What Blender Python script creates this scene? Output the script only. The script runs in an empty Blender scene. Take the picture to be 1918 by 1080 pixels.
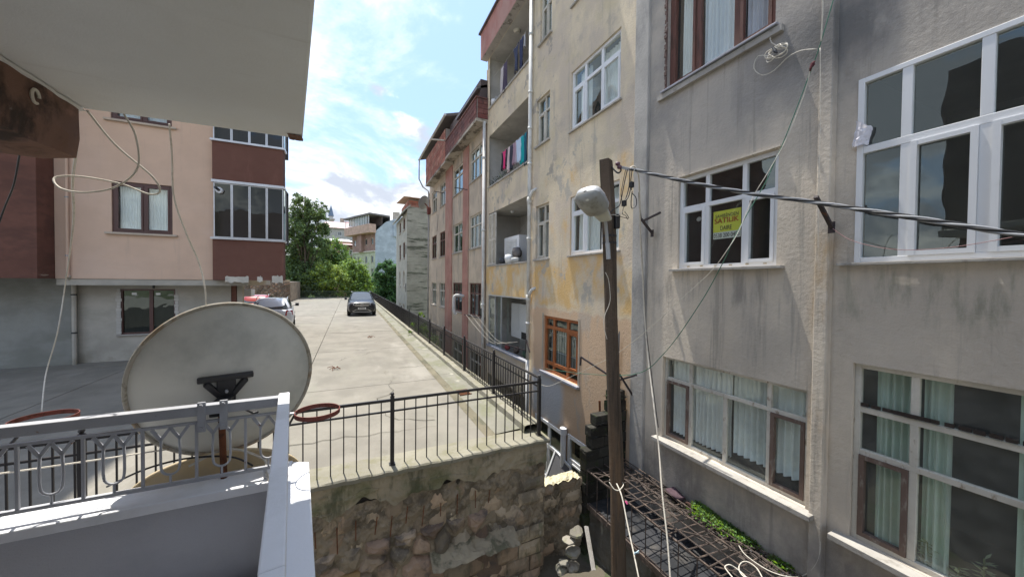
import bpy, bmesh, math, random
from mathutils import Vector, noise as mn
random.seed(7)
sc = bpy.context.scene
rad = math.radians
# ---------------------------------------------------------------- camera
YAW, PITCH, ROLL, FPX = rad(24.81), rad(-1.026), rad(.555), 657.8
FW = Vector((math.sin(YAW)*math.cos(PITCH), math.cos(YAW)*math.cos(PITCH), math.sin(PITCH)))
_r = Vector((math.cos(YAW), -math.sin(YAW), 0)); _u = _r.cross(FW)
RT = math.cos(ROLL)*_r + math.sin(ROLL)*_u
UP = -math.sin(ROLL)*_r + math.cos(ROLL)*_u
cam = bpy.data.cameras.new('camera'); camo = bpy.data.objects.new('camera', cam)
sc.collection.objects.link(camo)
from mathutils import Matrix
camo.matrix_world = Matrix((RT, UP, -FW)).transposed().to_4x4()
cam.sensor_width = 36; cam.lens = 36*FPX/1918; cam.clip_start = .02; cam.clip_end = 2000
sc.camera = camo
sc.cycles.max_bounces = 12; sc.cycles.diffuse_bounces = 7; sc.cycles.transparent_max_bounces = 16
# ---------------------------------------------------------------- light
SUN = Vector((-.05, .30, 1)).normalized()
SEL = math.asin(SUN.z); SAZ = math.atan2(SUN.x, SUN.y)
sd = bpy.data.lights.new('sun', 'SUN'); so = bpy.data.objects.new('sun', sd); sc.collection.objects.link(so)
sd.energy = 2.0; sd.angle = rad(.6); sd.color = (1, .95, .86)
so.rotation_euler = (-SUN).to_track_quat('-Z', 'Y').to_euler()
sc.view_settings.view_transform = 'Standard'; sc.view_settings.look = 'None'
sc.view_settings.exposure = 1.85; sc.view_settings.gamma = 1
try: sc.view_settings.use_curve_mapping = False
except Exception: pass
W = bpy.data.worlds.new('World'); sc.world = W; W.use_nodes = True
def world():
    nt = W.node_tree; N = nt.nodes; L = nt.links; N.clear()
    out = N.new('ShaderNodeOutputWorld'); bg = N.new('ShaderNodeBackground'); bg.inputs[1].default_value = .15
    sky = N.new('ShaderNodeTexSky'); sky.sky_type = 'NISHITA'; sky.sun_disc = False
    sky.sun_elevation = SEL; sky.sun_rotation = SAZ; sky.air_density = 1.0; sky.dust_density = 1.2
    tc = N.new('ShaderNodeTexCoord'); sep = N.new('ShaderNodeSeparateXYZ'); L.new(tc.outputs['Generated'], sep.inputs[0])
    def m(op, a, b=None, c=None):
        n = N.new('ShaderNodeMath'); n.operation = op
        for i, v in enumerate((a, b, c)):
            if v is None: continue
            if isinstance(v, (int, float)): n.inputs[i].default_value = v
            else: L.new(v, n.inputs[i])
        return n.outputs[0]
    def noi(vec, scale, det, rough=.55, dist=0, w=0):
        n = N.new('ShaderNodeTexNoise'); n.noise_dimensions = '4D'; n.inputs['W'].default_value = w
        n.inputs['Scale'].default_value = scale; n.inputs['Detail'].default_value = det
        n.inputs['Roughness'].default_value = rough; n.inputs['Distortion'].default_value = dist
        L.new(vec, n.inputs['Vector']); return n.outputs[0]
    def mr(v, a, b, c=0, d=1):
        n = N.new('ShaderNodeMapRange'); n.interpolation_type = 'SMOOTHSTEP'
        L.new(v, n.inputs[0])
        for i, x in enumerate((a, b, c, d)): n.inputs[i+1].default_value = x
        return n.outputs[0]
    zz = m('ADD', m('ABSOLUTE', sep.outputs[2]), .22)
    cx = N.new('ShaderNodeCombineXYZ'); L.new(m('DIVIDE', sep.outputs[0], zz), cx.inputs[0]); L.new(m('DIVIDE', sep.outputs[1], zz), cx.inputs[1])
    pv = cx.outputs[0]
    wisp = mr(noi(pv, 1.6, 10, .62, .5, 3.1), .43, .66)                 # thin high cloud
    mp = N.new('ShaderNodeMapping'); mp.inputs['Scale'].default_value = (1, 1, 1.7); L.new(tc.outputs['Generated'], mp.inputs[0])
    cum_n = noi(mp.outputs[0], 3.0, 9, .54, .25, 8.4)
    low = mr(sep.outputs[2], .55, .05)                                 # cumulus banks thicken towards the horizon
    cum = mr(m('ADD', cum_n, m('MULTIPLY', low, .20)), .57, .63)
    shade = mr(noi(mp.outputs[0], 4.2, 8, .58, .3, 5.2), .49, .66)
    ccol = N.new('ShaderNodeMix'); ccol.data_type = 'RGBA'; L.new(shade, ccol.inputs[0])
    ccol.inputs[6].default_value = (1.35, 1.48, 1.72, 1); ccol.inputs[7].default_value = (3.3, 3.3, 3.3, 1)
    lift = N.new('ShaderNodeMix'); lift.data_type = 'RGBA'; lift.inputs[0].default_value = .85      # summer haze lifts the blue
    L.new(sky.outputs[0], lift.inputs[6]); lift.inputs[7].default_value = (.88, 1.36, 2.2, 1)
    m1 = N.new('ShaderNodeMix'); m1.data_type = 'RGBA'; L.new(m('MULTIPLY', wisp, .9), m1.inputs[0])
    L.new(lift.outputs[2], m1.inputs[6]); m1.inputs[7].default_value = (3.0, 3.1, 3.2, 1)
    m2 = N.new('ShaderNodeMix'); m2.data_type = 'RGBA'; L.new(cum, m2.inputs[0])
    L.new(m1.outputs[2], m2.inputs[6]); L.new(ccol.outputs[2], m2.inputs[7])
    L.new(m2.outputs[2], bg.inputs[0]); L.new(bg.outputs[0], out.inputs[0])
world()

# ---------------------------------------------------------------- helpers: picture ray to a point on a real plane (used to survey positions)
def ray(u, v): return FW + RT*((u-959)/FPX) + UP*((540-v)/FPX)
def ax(u, v, X): d = ray(u, v); return d*(X/d.x)
def ay(u, v, Y): d = ray(u, v); return d*(Y/d.y)
def az(u, v, Z): d = ray(u, v); return d*(Z/d.z)
def at(u, v, D): return ray(u, v)*D
XF = 4.7
def sx(u, v=500, X=XF): return ax(u, v, X).y

# ---------------------------------------------------------------- materials
MATS = {}
def mat(name, col, rough=.8, layers=(), bump=0, bscale=40, bdet=8, spec=.3, metal=0, var=.12, vscale=1.5, vary=0, island=0, trans=0, sub=0, coat=0):
    """col: real base colour; layers: (colour, (sx,sy,sz), lo, hi, strength, zband, yband, seed) = stains and repaints"""
    if name in MATS: return MATS[name]
    m = bpy.data.materials.new(name); m.use_nodes = True; nt = m.node_tree; N = nt.nodes; L = nt.links
    b = N['Principled BSDF']; b.inputs['Roughness'].default_value = rough; b.inputs['Metallic'].default_value = metal
    b.inputs['Specular IOR Level'].default_value = spec
    if coat: b.inputs['Coat Weight'].default_value = coat; b.inputs['Coat Roughness'].default_value = .03
    g = N.new('ShaderNodeNewGeometry'); P = g.outputs['Position']
    def noi(scale, det=6, w=0, vec=None, rough=.6):
        n = N.new('ShaderNodeTexNoise'); n.noise_dimensions = '4D'; n.inputs['W'].default_value = w
        n.inputs['Scale'].default_value = 1; n.inputs['Detail'].default_value = det; n.inputs['Roughness'].default_value = rough
        mp = N.new('ShaderNodeMapping'); s = scale if isinstance(scale, tuple) else (scale,)*3
        mp.inputs['Scale'].default_value = s; L.new(vec or P, mp.inputs[0]); L.new(mp.outputs[0], n.inputs['Vector']); return n.outputs[0]
    def mr(v, a, c, x=0, y=1):
        n = N.new('ShaderNodeMapRange'); n.interpolation_type = 'SMOOTHSTEP'; L.new(v, n.inputs[0])
        for i, k in enumerate((a, c, x, y)): n.inputs[i+1].default_value = k
        return n.outputs[0]
    def mul(a, c):
        n = N.new('ShaderNodeMath'); n.operation = 'MULTIPLY'
        for i, k in enumerate((a, c)):
            if isinstance(k, (int, float)): n.inputs[i].default_value = k
            else: L.new(k, n.inputs[i])
        return n.outputs[0]
    def mix(f, a, c):
        n = N.new('ShaderNodeMix'); n.data_type = 'RGBA'
        for i, k in ((0, f), (6, a), (7, c)):
            if isinstance(k, (int, float)): n.inputs[i].default_value = k
            elif isinstance(k, tuple): n.inputs[i].default_value = (*k, 1)
            else: L.new(k, n.inputs[i])
        return n.outputs[2]
    dk = tuple(c*(1-var) for c in col); lt = tuple(min(1, c*(1+var)) for c in col)
    c = mix(mr(noi(vscale, 8, len(name)*.7), .35, .65), dk, lt)
    if vary:
        oi = N.new('ShaderNodeObjectInfo'); r = oi.outputs['Random']
        if island: r = g.outputs['Random Per Island']
        n = N.new('ShaderNodeHueSaturation'); L.new(c, n.inputs['Color'])
        L.new(mr(r, 0, 1, 1-vary, 1+vary), n.inputs['Value'])
        wn = N.new('ShaderNodeTexWhiteNoise'); wn.noise_dimensions = '1D'; L.new(r, wn.inputs['W'])
        L.new(mr(wn.outputs[0], 0, 1, .5-vary*.04, .5+vary*.04), n.inputs['Hue']); L.new(mr(wn.outputs[0], 0, 1, 1+vary*.4, 1-vary*.4), n.inputs['Saturation'])
        c = n.outputs[0]
    sep = None
    for i, ly in enumerate(layers):
        lc, ls, lo, hi, st = ly[:5]; zb = ly[5] if len(ly) > 5 else None; yb = ly[6] if len(ly) > 6 else None; seed = ly[7] if len(ly) > 7 else i*3.7+1
        f = mr(noi(ls, 9, seed, rough=.65), lo, hi)
        if st != 1: f = mul(f, st)
        for ax_, band in ((2, zb), (1, yb)):
            if band is None: continue
            if sep is None:
                wob = N.new('ShaderNodeVectorMath'); wob.operation = 'ADD'; L.new(P, wob.inputs[0])
                nn = N.new('ShaderNodeTexNoise'); nn.inputs['Scale'].default_value = 2.2; nn.inputs['Detail'].default_value = 8; L.new(P, nn.inputs['Vector'])
                sc_ = N.new('ShaderNodeVectorMath'); sc_.operation = 'MULTIPLY_ADD'; L.new(nn.outputs[1], sc_.inputs[0]); sc_.inputs[1].default_value = (.5, .5, .5); sc_.inputs[2].default_value = (-.25, -.25, -.25)
                L.new(sc_.outputs[0], wob.inputs[1]); sp = N.new('ShaderNodeSeparateXYZ'); L.new(wob.outputs[0], sp.inputs[0]); sep = sp
            a0, a1, s = band; v = sep.outputs[ax_]
            f = mul(f, mul(mr(v, a0-s, a0+s), mr(v, a1-s, a1+s, 1, 0)))
        c = mix(f, c, lc)
    L.new(c, b.inputs['Base Color'])
    if bump:
        bn = N.new('ShaderNodeBump'); bn.inputs['Strength'].default_value = bump; bn.inputs['Distance'].default_value = .02
        L.new(noi(bscale, bdet, 2.2, rough=.7), bn.inputs['Height']); L.new(bn.outputs[0], b.inputs['Normal'])
    if trans:
        t = N.new('ShaderNodeBsdfTranslucent'); L.new(c, t.inputs[0]); ms = N.new('ShaderNodeMixShader'); ms.inputs[0].default_value = trans
        o = N['Material Output']; L.new(b.outputs[0], ms.inputs[1]); L.new(t.outputs[0], ms.inputs[2]); L.new(ms.outputs[0], o.inputs[0])
    MATS[name] = m; return m
def glass(name, tint=(.75, .8, .8), base=.07, refl=(.90, 1, .95), rough=.01, dirt_lift=.0):
    if name in MATS: return MATS[name]
    m = bpy.data.materials.new(name); m.use_nodes = True; nt = m.node_tree; N = nt.nodes; L = nt.links; N.clear()
    o = N.new('ShaderNodeOutputMaterial'); t = N.new('ShaderNodeBsdfTransparent'); t.inputs[0].default_value = (*tint, 1)
    gl = N.new('ShaderNodeBsdfGlossy'); gl.inputs[0].default_value = (*refl, 1); gl.inputs['Roughness'].default_value = rough
    lw = N.new('ShaderNodeLayerWeight'); lw.inputs[0].default_value = .5
    p = N.new('ShaderNodeMath'); p.operation = 'POWER'; L.new(lw.outputs['Facing'], p.inputs[0]); p.inputs[1].default_value = 4
    q = N.new('ShaderNodeMath'); q.operation = 'MULTIPLY_ADD'; L.new(p.outputs[0], q.inputs[0]); q.inputs[1].default_value = 1-base; q.inputs[2].default_value = base
    g = N.new('ShaderNodeNewGeometry'); n = N.new('ShaderNodeTexNoise'); n.inputs['Scale'].default_value = 1.6; n.inputs['Detail'].default_value = 2; L.new(g.outputs['Position'], n.inputs['Vector'])
    bp = N.new('ShaderNodeBump'); bp.inputs['Strength'].default_value = .12; bp.inputs['Distance'].default_value = .05; L.new(n.outputs[0], bp.inputs['Height']); L.new(bp.outputs[0], gl.inputs['Normal'])
    ms = N.new('ShaderNodeMixShader'); L.new(q.outputs[0], ms.inputs[0]); L.new(t.outputs[0], ms.inputs[1]); L.new(gl.outputs[0], ms.inputs[2])
    last = ms
    if dirt_lift:  # pale dirt veil, its strength also used to lighten near-black panes
        d = N.new('ShaderNodeBsdfDiffuse'); d.inputs[0].default_value = (.5, .5, .46, 1)
        n2 = N.new('ShaderNodeTexNoise'); n2.inputs['Scale'].default_value = 7; n2.inputs['Detail'].default_value = 8; L.new(g.outputs['Position'], n2.inputs['Vector'])
        mm = N.new('ShaderNodeMath'); mm.operation = 'MULTIPLY'; L.new(n2.outputs[0], mm.inputs[0]); mm.inputs[1].default_value = dirt_lift*2
        m3 = N.new('ShaderNodeMixShader'); L.new(mm.outputs[0], m3.inputs[0]); L.new(ms.outputs[0], m3.inputs[1]); L.new(d.outputs[0], m3.inputs[2]); last = m3
    L.new(last.outputs[0], o.inputs[0]); MATS[name] = m; return m

# ---------------------------------------------------------------- mesh builder
ORG = {}
def root_org(p):
    while p is not None:
        if p.name in ORG: return ORG[p.name]
        p = p.parent
    return Vector((0, 0, 0))
class MB:
    def __init__(s): s.v = []; s.f = []; s.mi = []; s.cur = 0
    def add(s, vs, fs):
        o = len(s.v); s.v += [tuple(v) for v in vs]
        for f in fs: s.f.append(tuple(i+o for i in f)); s.mi.append(s.cur)
        return s
    def box(s, x0, x1, y0, y1, z0, z1):
        x0, x1 = sorted((x0, x1)); y0, y1 = sorted((y0, y1)); z0, z1 = sorted((z0, z1))
        return s.add([(x0,y0,z0),(x1,y0,z0),(x1,y1,z0),(x0,y1,z0),(x0,y0,z1),(x1,y0,z1),(x1,y1,z1),(x0,y1,z1)],
                     [(0,3,2,1),(4,5,6,7),(0,1,5,4),(1,2,6,5),(2,3,7,6),(3,0,4,7)])
    def bar(s, a, b, w, h=None, up=(0, 0, 1)):
        a = Vector(a); b = Vector(b); h = h or w; d = (b-a).normalized(); up = Vector(up)
        if abs(d.dot(up)) > .95: up = Vector((0, 1, 0))
        x = d.cross(up).normalized(); y = x.cross(d)
        vs = [p+x*(i*w/2)+y*(j*h/2) for p in (a, b) for i, j in ((-1,-1),(1,-1),(1,1),(-1,1))]
        return s.add(vs, [(0,1,2,3),(7,6,5,4),(0,4,5,1),(1,5,6,2),(2,6,7,3),(3,7,4,0)])
    def tube(s, pts, r, n=6, caps=True):
        pts = [Vector(p) for p in pts]; rs = r if isinstance(r, (list, tuple)) else [r]*len(pts)
        px = None; rings = []
        for i, p in enumerate(pts):
            d = (pts[min(i+1, len(pts)-1)]-pts[max(i-1, 0)]).normalized()
            if px is None:
                a = Vector((0, 0, 1)) if abs(d.z) < .9 else Vector((1, 0, 0)); px = d.cross(a).normalized()
            else:
                px = (px-d*px.dot(d)); px = px.normalized() if px.length > 1e-6 else d.orthogonal().normalized()
            y = d.cross(px); rings.append([p+(px*math.cos(t)+y*math.sin(t))*rs[i] for t in [2*math.pi*k/n for k in range(n)]])
        vs = [v for r_ in rings for v in r_]; fs = []
        for i in range(len(pts)-1):
            for k in range(n): fs.append((i*n+k, i*n+(k+1)%n, (i+1)*n+(k+1)%n, (i+1)*n+k))
        if caps: fs += [tuple(range(n))[::-1], tuple(range((len(pts)-1)*n, len(pts)*n))]
        return s.add(vs, fs)
    def prism(s, poly, z0, z1):
        n = len(poly)
        return s.add([(x, y, z0) for x, y in poly]+[(x, y, z1) for x, y in poly], [tuple(range(n))[::-1], tuple(range(n, 2*n))]+[(i, (i+1)%n, n+(i+1)%n, n+i) for i in range(n)])
    def grid(s, fn, nu, nv):
        vs = [fn(i/nu, j/nv) for j in range(nv+1) for i in range(nu+1)]
        return s.add(vs, [(j*(nu+1)+i, j*(nu+1)+i+1, (j+1)*(nu+1)+i+1, (j+1)*(nu+1)+i) for j in range(nv) for i in range(nu)])
    def sheet(s, fn, nu, nv, t, off):
        """double-sided cloth: fn(u,v)->point, t thickness along off"""
        off = Vector(off)*t; n = (nu+1)*(nv+1)
        a = [Vector(fn(i/nu, j/nv)) for j in range(nv+1) for i in range(nu+1)]
        q = [(j*(nu+1)+i, j*(nu+1)+i+1, (j+1)*(nu+1)+i+1, (j+1)*(nu+1)+i) for j in range(nv) for i in range(nu)]
        fs = q+[tuple(k+n for k in f[::-1]) for f in q]
        rim = [i for i in range(nu+1)]+[(j*(nu+1)+nu) for j in range(1, nv+1)]+[nv*(nu+1)+i for i in range(nu-1, -1, -1)]+[j*(nu+1) for j in range(nv-1, 0, -1)]
        for k in range(len(rim)):
            p, r_ = rim[k], rim[(k+1)%len(rim)]; fs.append((p, r_, r_+n, p+n))
        return s.add(a+[p+off for p in a], fs)
    def build(s, name, mats, parent=None, smooth=False, label=None, cat=None, group=None, kind=None, bevel=0, recalc=True, sub=0, org=None):
        if not isinstance(mats, (list, tuple)): mats = [mats]
        top = parent is None
        if top:
            if org is None:
                xs = [v[0] for v in s.v]; ys = [v[1] for v in s.v]; org = Vector(((min(xs)+max(xs))/2, (min(ys)+max(ys))/2, min(v[2] for v in s.v)))
            org = Vector(org)
        else: org = root_org(parent)
        me = bpy.data.meshes.new(name); me.from_pydata([(v[0]-org.x, v[1]-org.y, v[2]-org.z) for v in s.v], [], s.f)
        for m in mats: me.materials.append(m)
        if len(mats) > 1: me.polygons.foreach_set('material_index', s.mi)
        if smooth: me.polygons.foreach_set('use_smooth', [True]*len(me.polygons))
        me.update()
        if recalc and len(s.f) < 60000:
            bm = bmesh.new(); bm.from_mesh(me); bmesh.ops.recalc_face_normals(bm, faces=bm.faces); bm.to_mesh(me); bm.free()
        o = bpy.data.objects.new(name, me); sc.collection.objects.link(o)
        if top: o.location = org; ORG[o.name] = org
        else: o.parent = parent
        if bevel:
            md = o.modifiers.new('bevel', 'BEVEL'); md.width = bevel; md.segments = 2; md.limit_method = 'ANGLE'
        if sub:
            md = o.modifiers.new('subdiv', 'SUBSURF'); md.levels = sub; md.render_levels = sub
        tag(o, label, cat, group, kind)
        return o
def tag(o, label=None, cat=None, group=None, kind=None):
    if label: o['label'] = label
    if cat: o['category'] = cat
    if group: o['group'] = group
    if kind: o['kind'] = kind
    return o
def thing(name, label, cat, loc=(0, 0, 0), group=None):
    o = bpy.data.objects.new(name, None); sc.collection.objects.link(o); o.location = loc; o.empty_display_size = .2
    ORG[o.name] = Vector(loc); return tag(o, label, cat, group)
def dup_part(o, off, parent=None):
    c = o.copy(); sc.collection.objects.link(c); c.parent = parent or o.parent; c.location = Vector(o.location)+Vector(off); return c
# frames of facades: (s along, z up, d outward) -> point
class FX:       # facade facing -X
    def __init__(s, X): s.X = X
    def __call__(s, a, z, d): return (s.X-d, a, z)
class FY:       # facade facing -Y
    def __init__(s, Y): s.Y = Y
    def __call__(s, a, z, d): return (a, s.Y-d, z)
def fbox(mb, fr, a0, a1, z0, z1, d0, d1):
    p = fr(a0, z0, d0); q = fr(a1, z1, d1); return mb.box(p[0], q[0], p[1], q[1], p[2], q[2])
def wallmesh(mb, fr, a0, a1, z0, z1, holes, rev=.15):
    """sheet wall with window openings and their reveals; a0<a1"""
    A = sorted({a0, a1, *[min(max(h[0], a0), a1) for h in holes], *[min(max(h[1], a0), a1) for h in holes]})
    Z = sorted({z0, z1, *[min(max(h[2], z0), z1) for h in holes], *[min(max(h[3], z0), z1) for h in holes]})
    for i in range(len(A)-1):
        for j in range(len(Z)-1):
            ca, cz = (A[i]+A[i+1])/2, (Z[j]+Z[j+1])/2
            if any(h[0] < ca < h[1] and h[2] < cz < h[3] for h in holes): continue
            mb.add([fr(A[i], Z[j], 0), fr(A[i+1], Z[j], 0), fr(A[i+1], Z[j+1], 0), fr(A[i], Z[j+1], 0)], [(0, 1, 2, 3)])
    for h in holes:
        r = h[4] if len(h) > 4 else rev
        c = [(h[0], h[2]), (h[1], h[2]), (h[1], h[3]), (h[0], h[3])]
        for k in range(4):
            p, q = c[k], c[(k+1)%4]
            mb.add([fr(*p, 0), fr(*q, 0), fr(*q, -r), fr(*p, -r)], [(0, 1, 2, 3)])
def window(parent, fr, aL, aR, z0, z1, rows, fmat, pmat, dep=.12, fw=.05, mw=None, sash=(), smat=None, sill=None, silm=None, label=None, sd=.06, pdirt=None, ft=.06, sopen=()):
    """rows: [(zf0, zf1, [fractions of mullions])] bottom up; sash: {(row, col)}; sill = (overhang, drop)"""
    mw = mw or fw; mb = MB(); H = z1-z0; Wd = aR-aL; sg = 1 if Wd > 0 else -1
    fbox(mb, fr, aL, aL+sg*fw, z0, z1, -dep, -dep+ft); fbox(mb, fr, aR-sg*fw, aR, z0, z1, -dep, -dep+ft)
    fbox(mb, fr, aL+sg*fw, aR-sg*fw, z0, z0+fw, -dep, -dep+ft-.002); fbox(mb, fr, aL+sg*fw, aR-sg*fw, z1-fw, z1, -dep, -dep+ft-.002)
    cells = []
    for ri, (f0, f1, ms) in enumerate(rows):
        za = z0+fw if f0 <= 0 else z0+f0*H+mw/2; zb = z1-fw if f1 >= 1 else z0+f1*H-mw/2
        if f0 > 0: fbox(mb, fr, aL+sg*fw, aR-sg*fw, z0+f0*H-mw/2, z0+f0*H+mw/2, -dep, -dep+ft-.004)
        e = [0]+list(ms)+[1]
        for m_ in ms: fbox(mb, fr, aL+Wd*m_-mw/2, aL+Wd*m_+mw/2, za, zb, -dep, -dep+ft-.006)
        for ci in range(len(e)-1):
            l = aL+sg*fw if ci == 0 else aL+Wd*e[ci]+sg*mw/2; r = aR-sg*fw if ci == len(e)-2 else aL+Wd*e[ci+1]-sg*mw/2
            cells.append((ri, ci, l, r, za, zb))
    w = mb.build('window', fmat, parent, label=label, bevel=.004 if abs(Wd) < 2.5 and fw > .03 and abs(fr(0, 0, 0)[0]) < 5 else 0)
    for ri, ci, l, r, za, zb in cells:
        g = sg
        if (ri, ci) in sash:
            sm = MB(); sw = .042; dd = -dep+.012
            fbox(sm, fr, l, l+g*sw, za, zb, dd, dd+ft); fbox(sm, fr, r-g*sw, r, za, zb, dd, dd+ft)
            fbox(sm, fr, l+g*sw, r-g*sw, za, za+sw, dd, dd+ft-.002); fbox(sm, fr, l+g*sw, r-g*sw, zb-sw, zb, dd, dd+ft-.002)
            sm.build('sash', smat or fmat, w); l += g*sw; r -= g*sw; za += sw; zb -= sw
        dp = -dep+.02
        if ri == -99: continue
        MB().add([fr(l, za, dp), fr(r, za, dp), fr(r, zb, dp), fr(l, zb, dp)], [(0, 1, 2, 3)]).build('pane', pmat, w, recalc=False)
    if sill:
        ov, dr = sill[:2]; ex = sill[2] if len(sill) > 2 else .06
        sb = MB(); fbox(sb, fr, aL-sg*ex, aR+sg*ex, z0-dr, z0-.003, -dep+ft+.001, ov); sb.build('sill', silm or fmat, w, bevel=.004)
    return w
def curtain(fr, aL, aR, z0, z1, d, m, label, pleats=14, amp=.03, taper=0, group=None):
    mb = MB(); ph = random.random()*6
    def fn(u, v):
        a = aL+(aR-aL)*u; k = 1-v
        if taper: a = aL+(aR-aL)*u*(1-taper*k*(1-abs(.5-k)))
        w = math.sin(u*pleats*2*math.pi+ph+.6*math.sin(u*9+ph)+.25*math.sin(v*4))*amp*(.5+.5*k)+.3*amp*math.sin(u*pleats*5.1+v*2)
        return fr(a, z0+(z1-z0)*v, d+w)
    n = Vector(fr(0, 0, -1))-Vector(fr(0, 0, 0))
    mb.sheet(fn, max(24, pleats*8), 6, .004, n)
    return mb.build('curtain', m, smooth=True, label=label, cat='curtain', group=group, recalc=False)
def spline(pts, n=8):
    pts = [Vector(p) for p in pts]; out = []
    for i in range(len(pts)-1):
        p0 = pts[max(i-1, 0)]; p1 = pts[i]; p2 = pts[i+1]; p3 = pts[min(i+2, len(pts)-1)]
        for k in range(n):
            t = k/n; out.append(.5*((2*p1)+(p2-p0)*t+(2*p0-5*p1+4*p2-p3)*t*t+(3*p1-p0-3*p2+p3)*t**3))
    out.append(pts[-1]); return out
def wire(name, pts, r, m, label, cat, n=8, group=None, sides=6):
    return MB().tube(spline(pts, n), r, sides).build(name, m, smooth=True, label=label, cat=cat, group=group)
def nz(p, s=1, o=0): return mn.noise(Vector(p)*s+Vector((o, o*1.7, o*.3)))
def roughen(mb, amp, s, o=0, axis=None):
    for i, v in enumerate(mb.v):
        q = Vector(v); d = Vector((nz(q, s, o), nz(q, s, o+9), nz(q, s, o+21)))*amp
        if axis is not None:
            e = Vector((0, 0, 0)); e[axis] = d[axis]; d = e
        mb.v[i] = tuple(q+d)
# ================================================================ palette
concrete = mat('lot_concrete', (.215, .20, .17), .9, [((.24, .23, .19), (1.2, .35, 1), .50, .66, .7), ((.35, .33, .29), (.8, .3, 1), .55, .7, .5), ((.15, .14, .11), (2.5, 1.2, 4), .60, .72, .6), ((.17, .16, .13), (.25, 3.2, 1), .60, .66, .45), ((.2, .18, .14), (26, 22, 20), .68, .78, .6)], bump=.35, bscale=30, vary=.05)
concrete_moss = mat('apron_concrete', (.22, .212, .175), .92, [((.165, .17, .10), (2, 1, 2), .45, .62, .7), ((.48, .46, .38), (3, 1.5, 3), .58, .68, .6)], bump=.4, bscale=28)
coping_m = mat('coping_concrete', (.26, .245, .195), .92, [((.20, .19, .12), (3, 5, 3), .48, .62, .7), ((.16, .15, .11), (9, 12, 9), .62, .70, .7)], bump=.5, bscale=26)
soil = mat('yard_soil', (.12, .105, .08), .95, [((.05, .08, .025), (2, 2, 2), .5, .6, .8)], bump=1, bscale=12)
groundm = mat('ground_green', (.20, .21, .14), .95, [((.05, .08, .02), (.05, .05, .1), .45, .6, .8)])
white_p = mat('white_paint', (.78, .79, .82), .55, [((.45, .42, .38), (22, 22, 22), .66, .72, .5), ((.60, .60, .59), (3, 3, 3), .46, .66, .6), ((.34, .22, .15), (11, 11, 11), .70, .74, .7), ((.45, .44, .42), (6, 6, 30), .62, .72, .4)], bump=.12, bscale=60, var=.03)
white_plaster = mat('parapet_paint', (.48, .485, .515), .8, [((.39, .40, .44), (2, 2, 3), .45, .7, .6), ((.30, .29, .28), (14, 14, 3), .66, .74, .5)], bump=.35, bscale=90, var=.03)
soffit_m = mat('soffit_paint', (.79, .80, .79), .9, [((.72, .72, .70), (1.2, 1.6, 1), .42, .64, .6), ((.60, .55, .48), (9, 3, 3), .64, .72, .5), ((.62, .61, .58), (1.1, 14, 3), .58, .70, .45), ((.5, .48, .44), (3, 3, 3), .66, .70, .5)], bump=.18, bscale=120, var=.03)
darkred = mat('trim_maroon', (.17, .075, .065), .85, [((.10, .055, .05), (3, 3, 6), .45, .6, .8)], bump=.3)
beam_m = mat('beam_paint', (.20, .115, .085), .9, [((.045, .035, .03), (5, 5, 3), .45, .62, .9), ((.34, .19, .15), (4, 4, 5), .54, .68, .7), ((.28, .24, .2), (8, 8, 8), .66, .72, .6)], bump=.8, bscale=18)
rail_paint = mat('rail_paint_grey', (.40, .41, .44), .5, [((.22, .2, .2), (40, 40, 40), .62, .7, .6), ((.28, .14, .08), (16, 16, 16), .655, .70, .85)], spec=.5, bump=.15, bscale=80)
black_iron = mat('black_iron', (.022, .02, .022), .5, [((.10, .045, .025), (18, 18, 18), .64, .72, .7)], spec=.5)
rust = mat('rust', (.17, .065, .03), .9, [((.08, .035, .02), (20, 20, 20), .45, .6, .8)], bump=.5, bscale=60)
rust_red = mat('ring_red_oxide', (.19, .06, .05), .8, [((.10, .04, .03), (30, 30, 30), .5, .6, .8)], bump=.3, bscale=80)
rebar_m = mat('rusty_rebar', (.085, .066, .057), .9, [((.20, .15, .12), (12, 12, 12), .5, .62, .7)], bump=.4)
dish_m = mat('dish_grey', (.62, .615, .565), .55, [((.36, .37, .34), (2, 2, 2), .45, .65, .6), ((.3, .27, .2), (30, 30, 30), .7, .76, .8)], bump=.12, bscale=160, var=.04)
dish_rim = mat('dish_rim', (.42, .39, .33), .7, [((.26, .17, .09), (6, 6, 6), .48, .6, .7), ((.12, .11, .07), (16, 16, 16), .55, .65, .6)], bump=.2)
dish_tan = mat('dish_tan', (.60, .48, .30), .6, [((.5, .42, .3), (4, 4, 4), .5, .6, .6)])
black_pl = mat('black_metal', (.02, .02, .023), .45, spec=.5)
grey_metal = mat('grey_metal', (.4, .41, .43), .4, metal=.3, spec=.5, layers=[((.2, .13, .08), (30, 30, 30), .66, .72, .7)])
cable_w = mat('cable_white', (.62, .58, .5), .6, [((.4, .36, .3), (20, 20, 20), .5, .65, .6)])
cable_b = mat('cable_black', (.02, .02, .022), .4, spec=.5)
cable_al = mat('cable_grey', (.30, .31, .33), .38, spec=.6)
cable_g = mat('cable_green', (.06, .16, .11), .6)
peach = mat('peach_render', (.66, .475, .355), .9, [((.50, .37, .29), (5, 5, .35), .55, .70, .45), ((.70, .52, .41), (.25, .25, .6), .5, .6, .5), ((.60, .43, .32), (.6, .6, 1.2), .45, .65, .5)], bump=.35, bscale=70, var=.04)
brown_r = mat('brown_render', (.165, .080, .060), .9, [((.23, .11, .085), (3, 3, .4), .56, .70, .6), ((.13, .056, .042), (1.2, 1.2, 2), .45, .65, .5)], bump=.35, bscale=70, var=.06)
brown_l = mat('brown_render_stained', (.15, .07, .052), .9, [((.10, .05, .04), (1, 1, 2.5), .45, .6, .7), ((.40, .36, .30), (2, 2, 8), .56, .62, .7, (-.3, .2, .12))], bump=.35, bscale=70)
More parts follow.
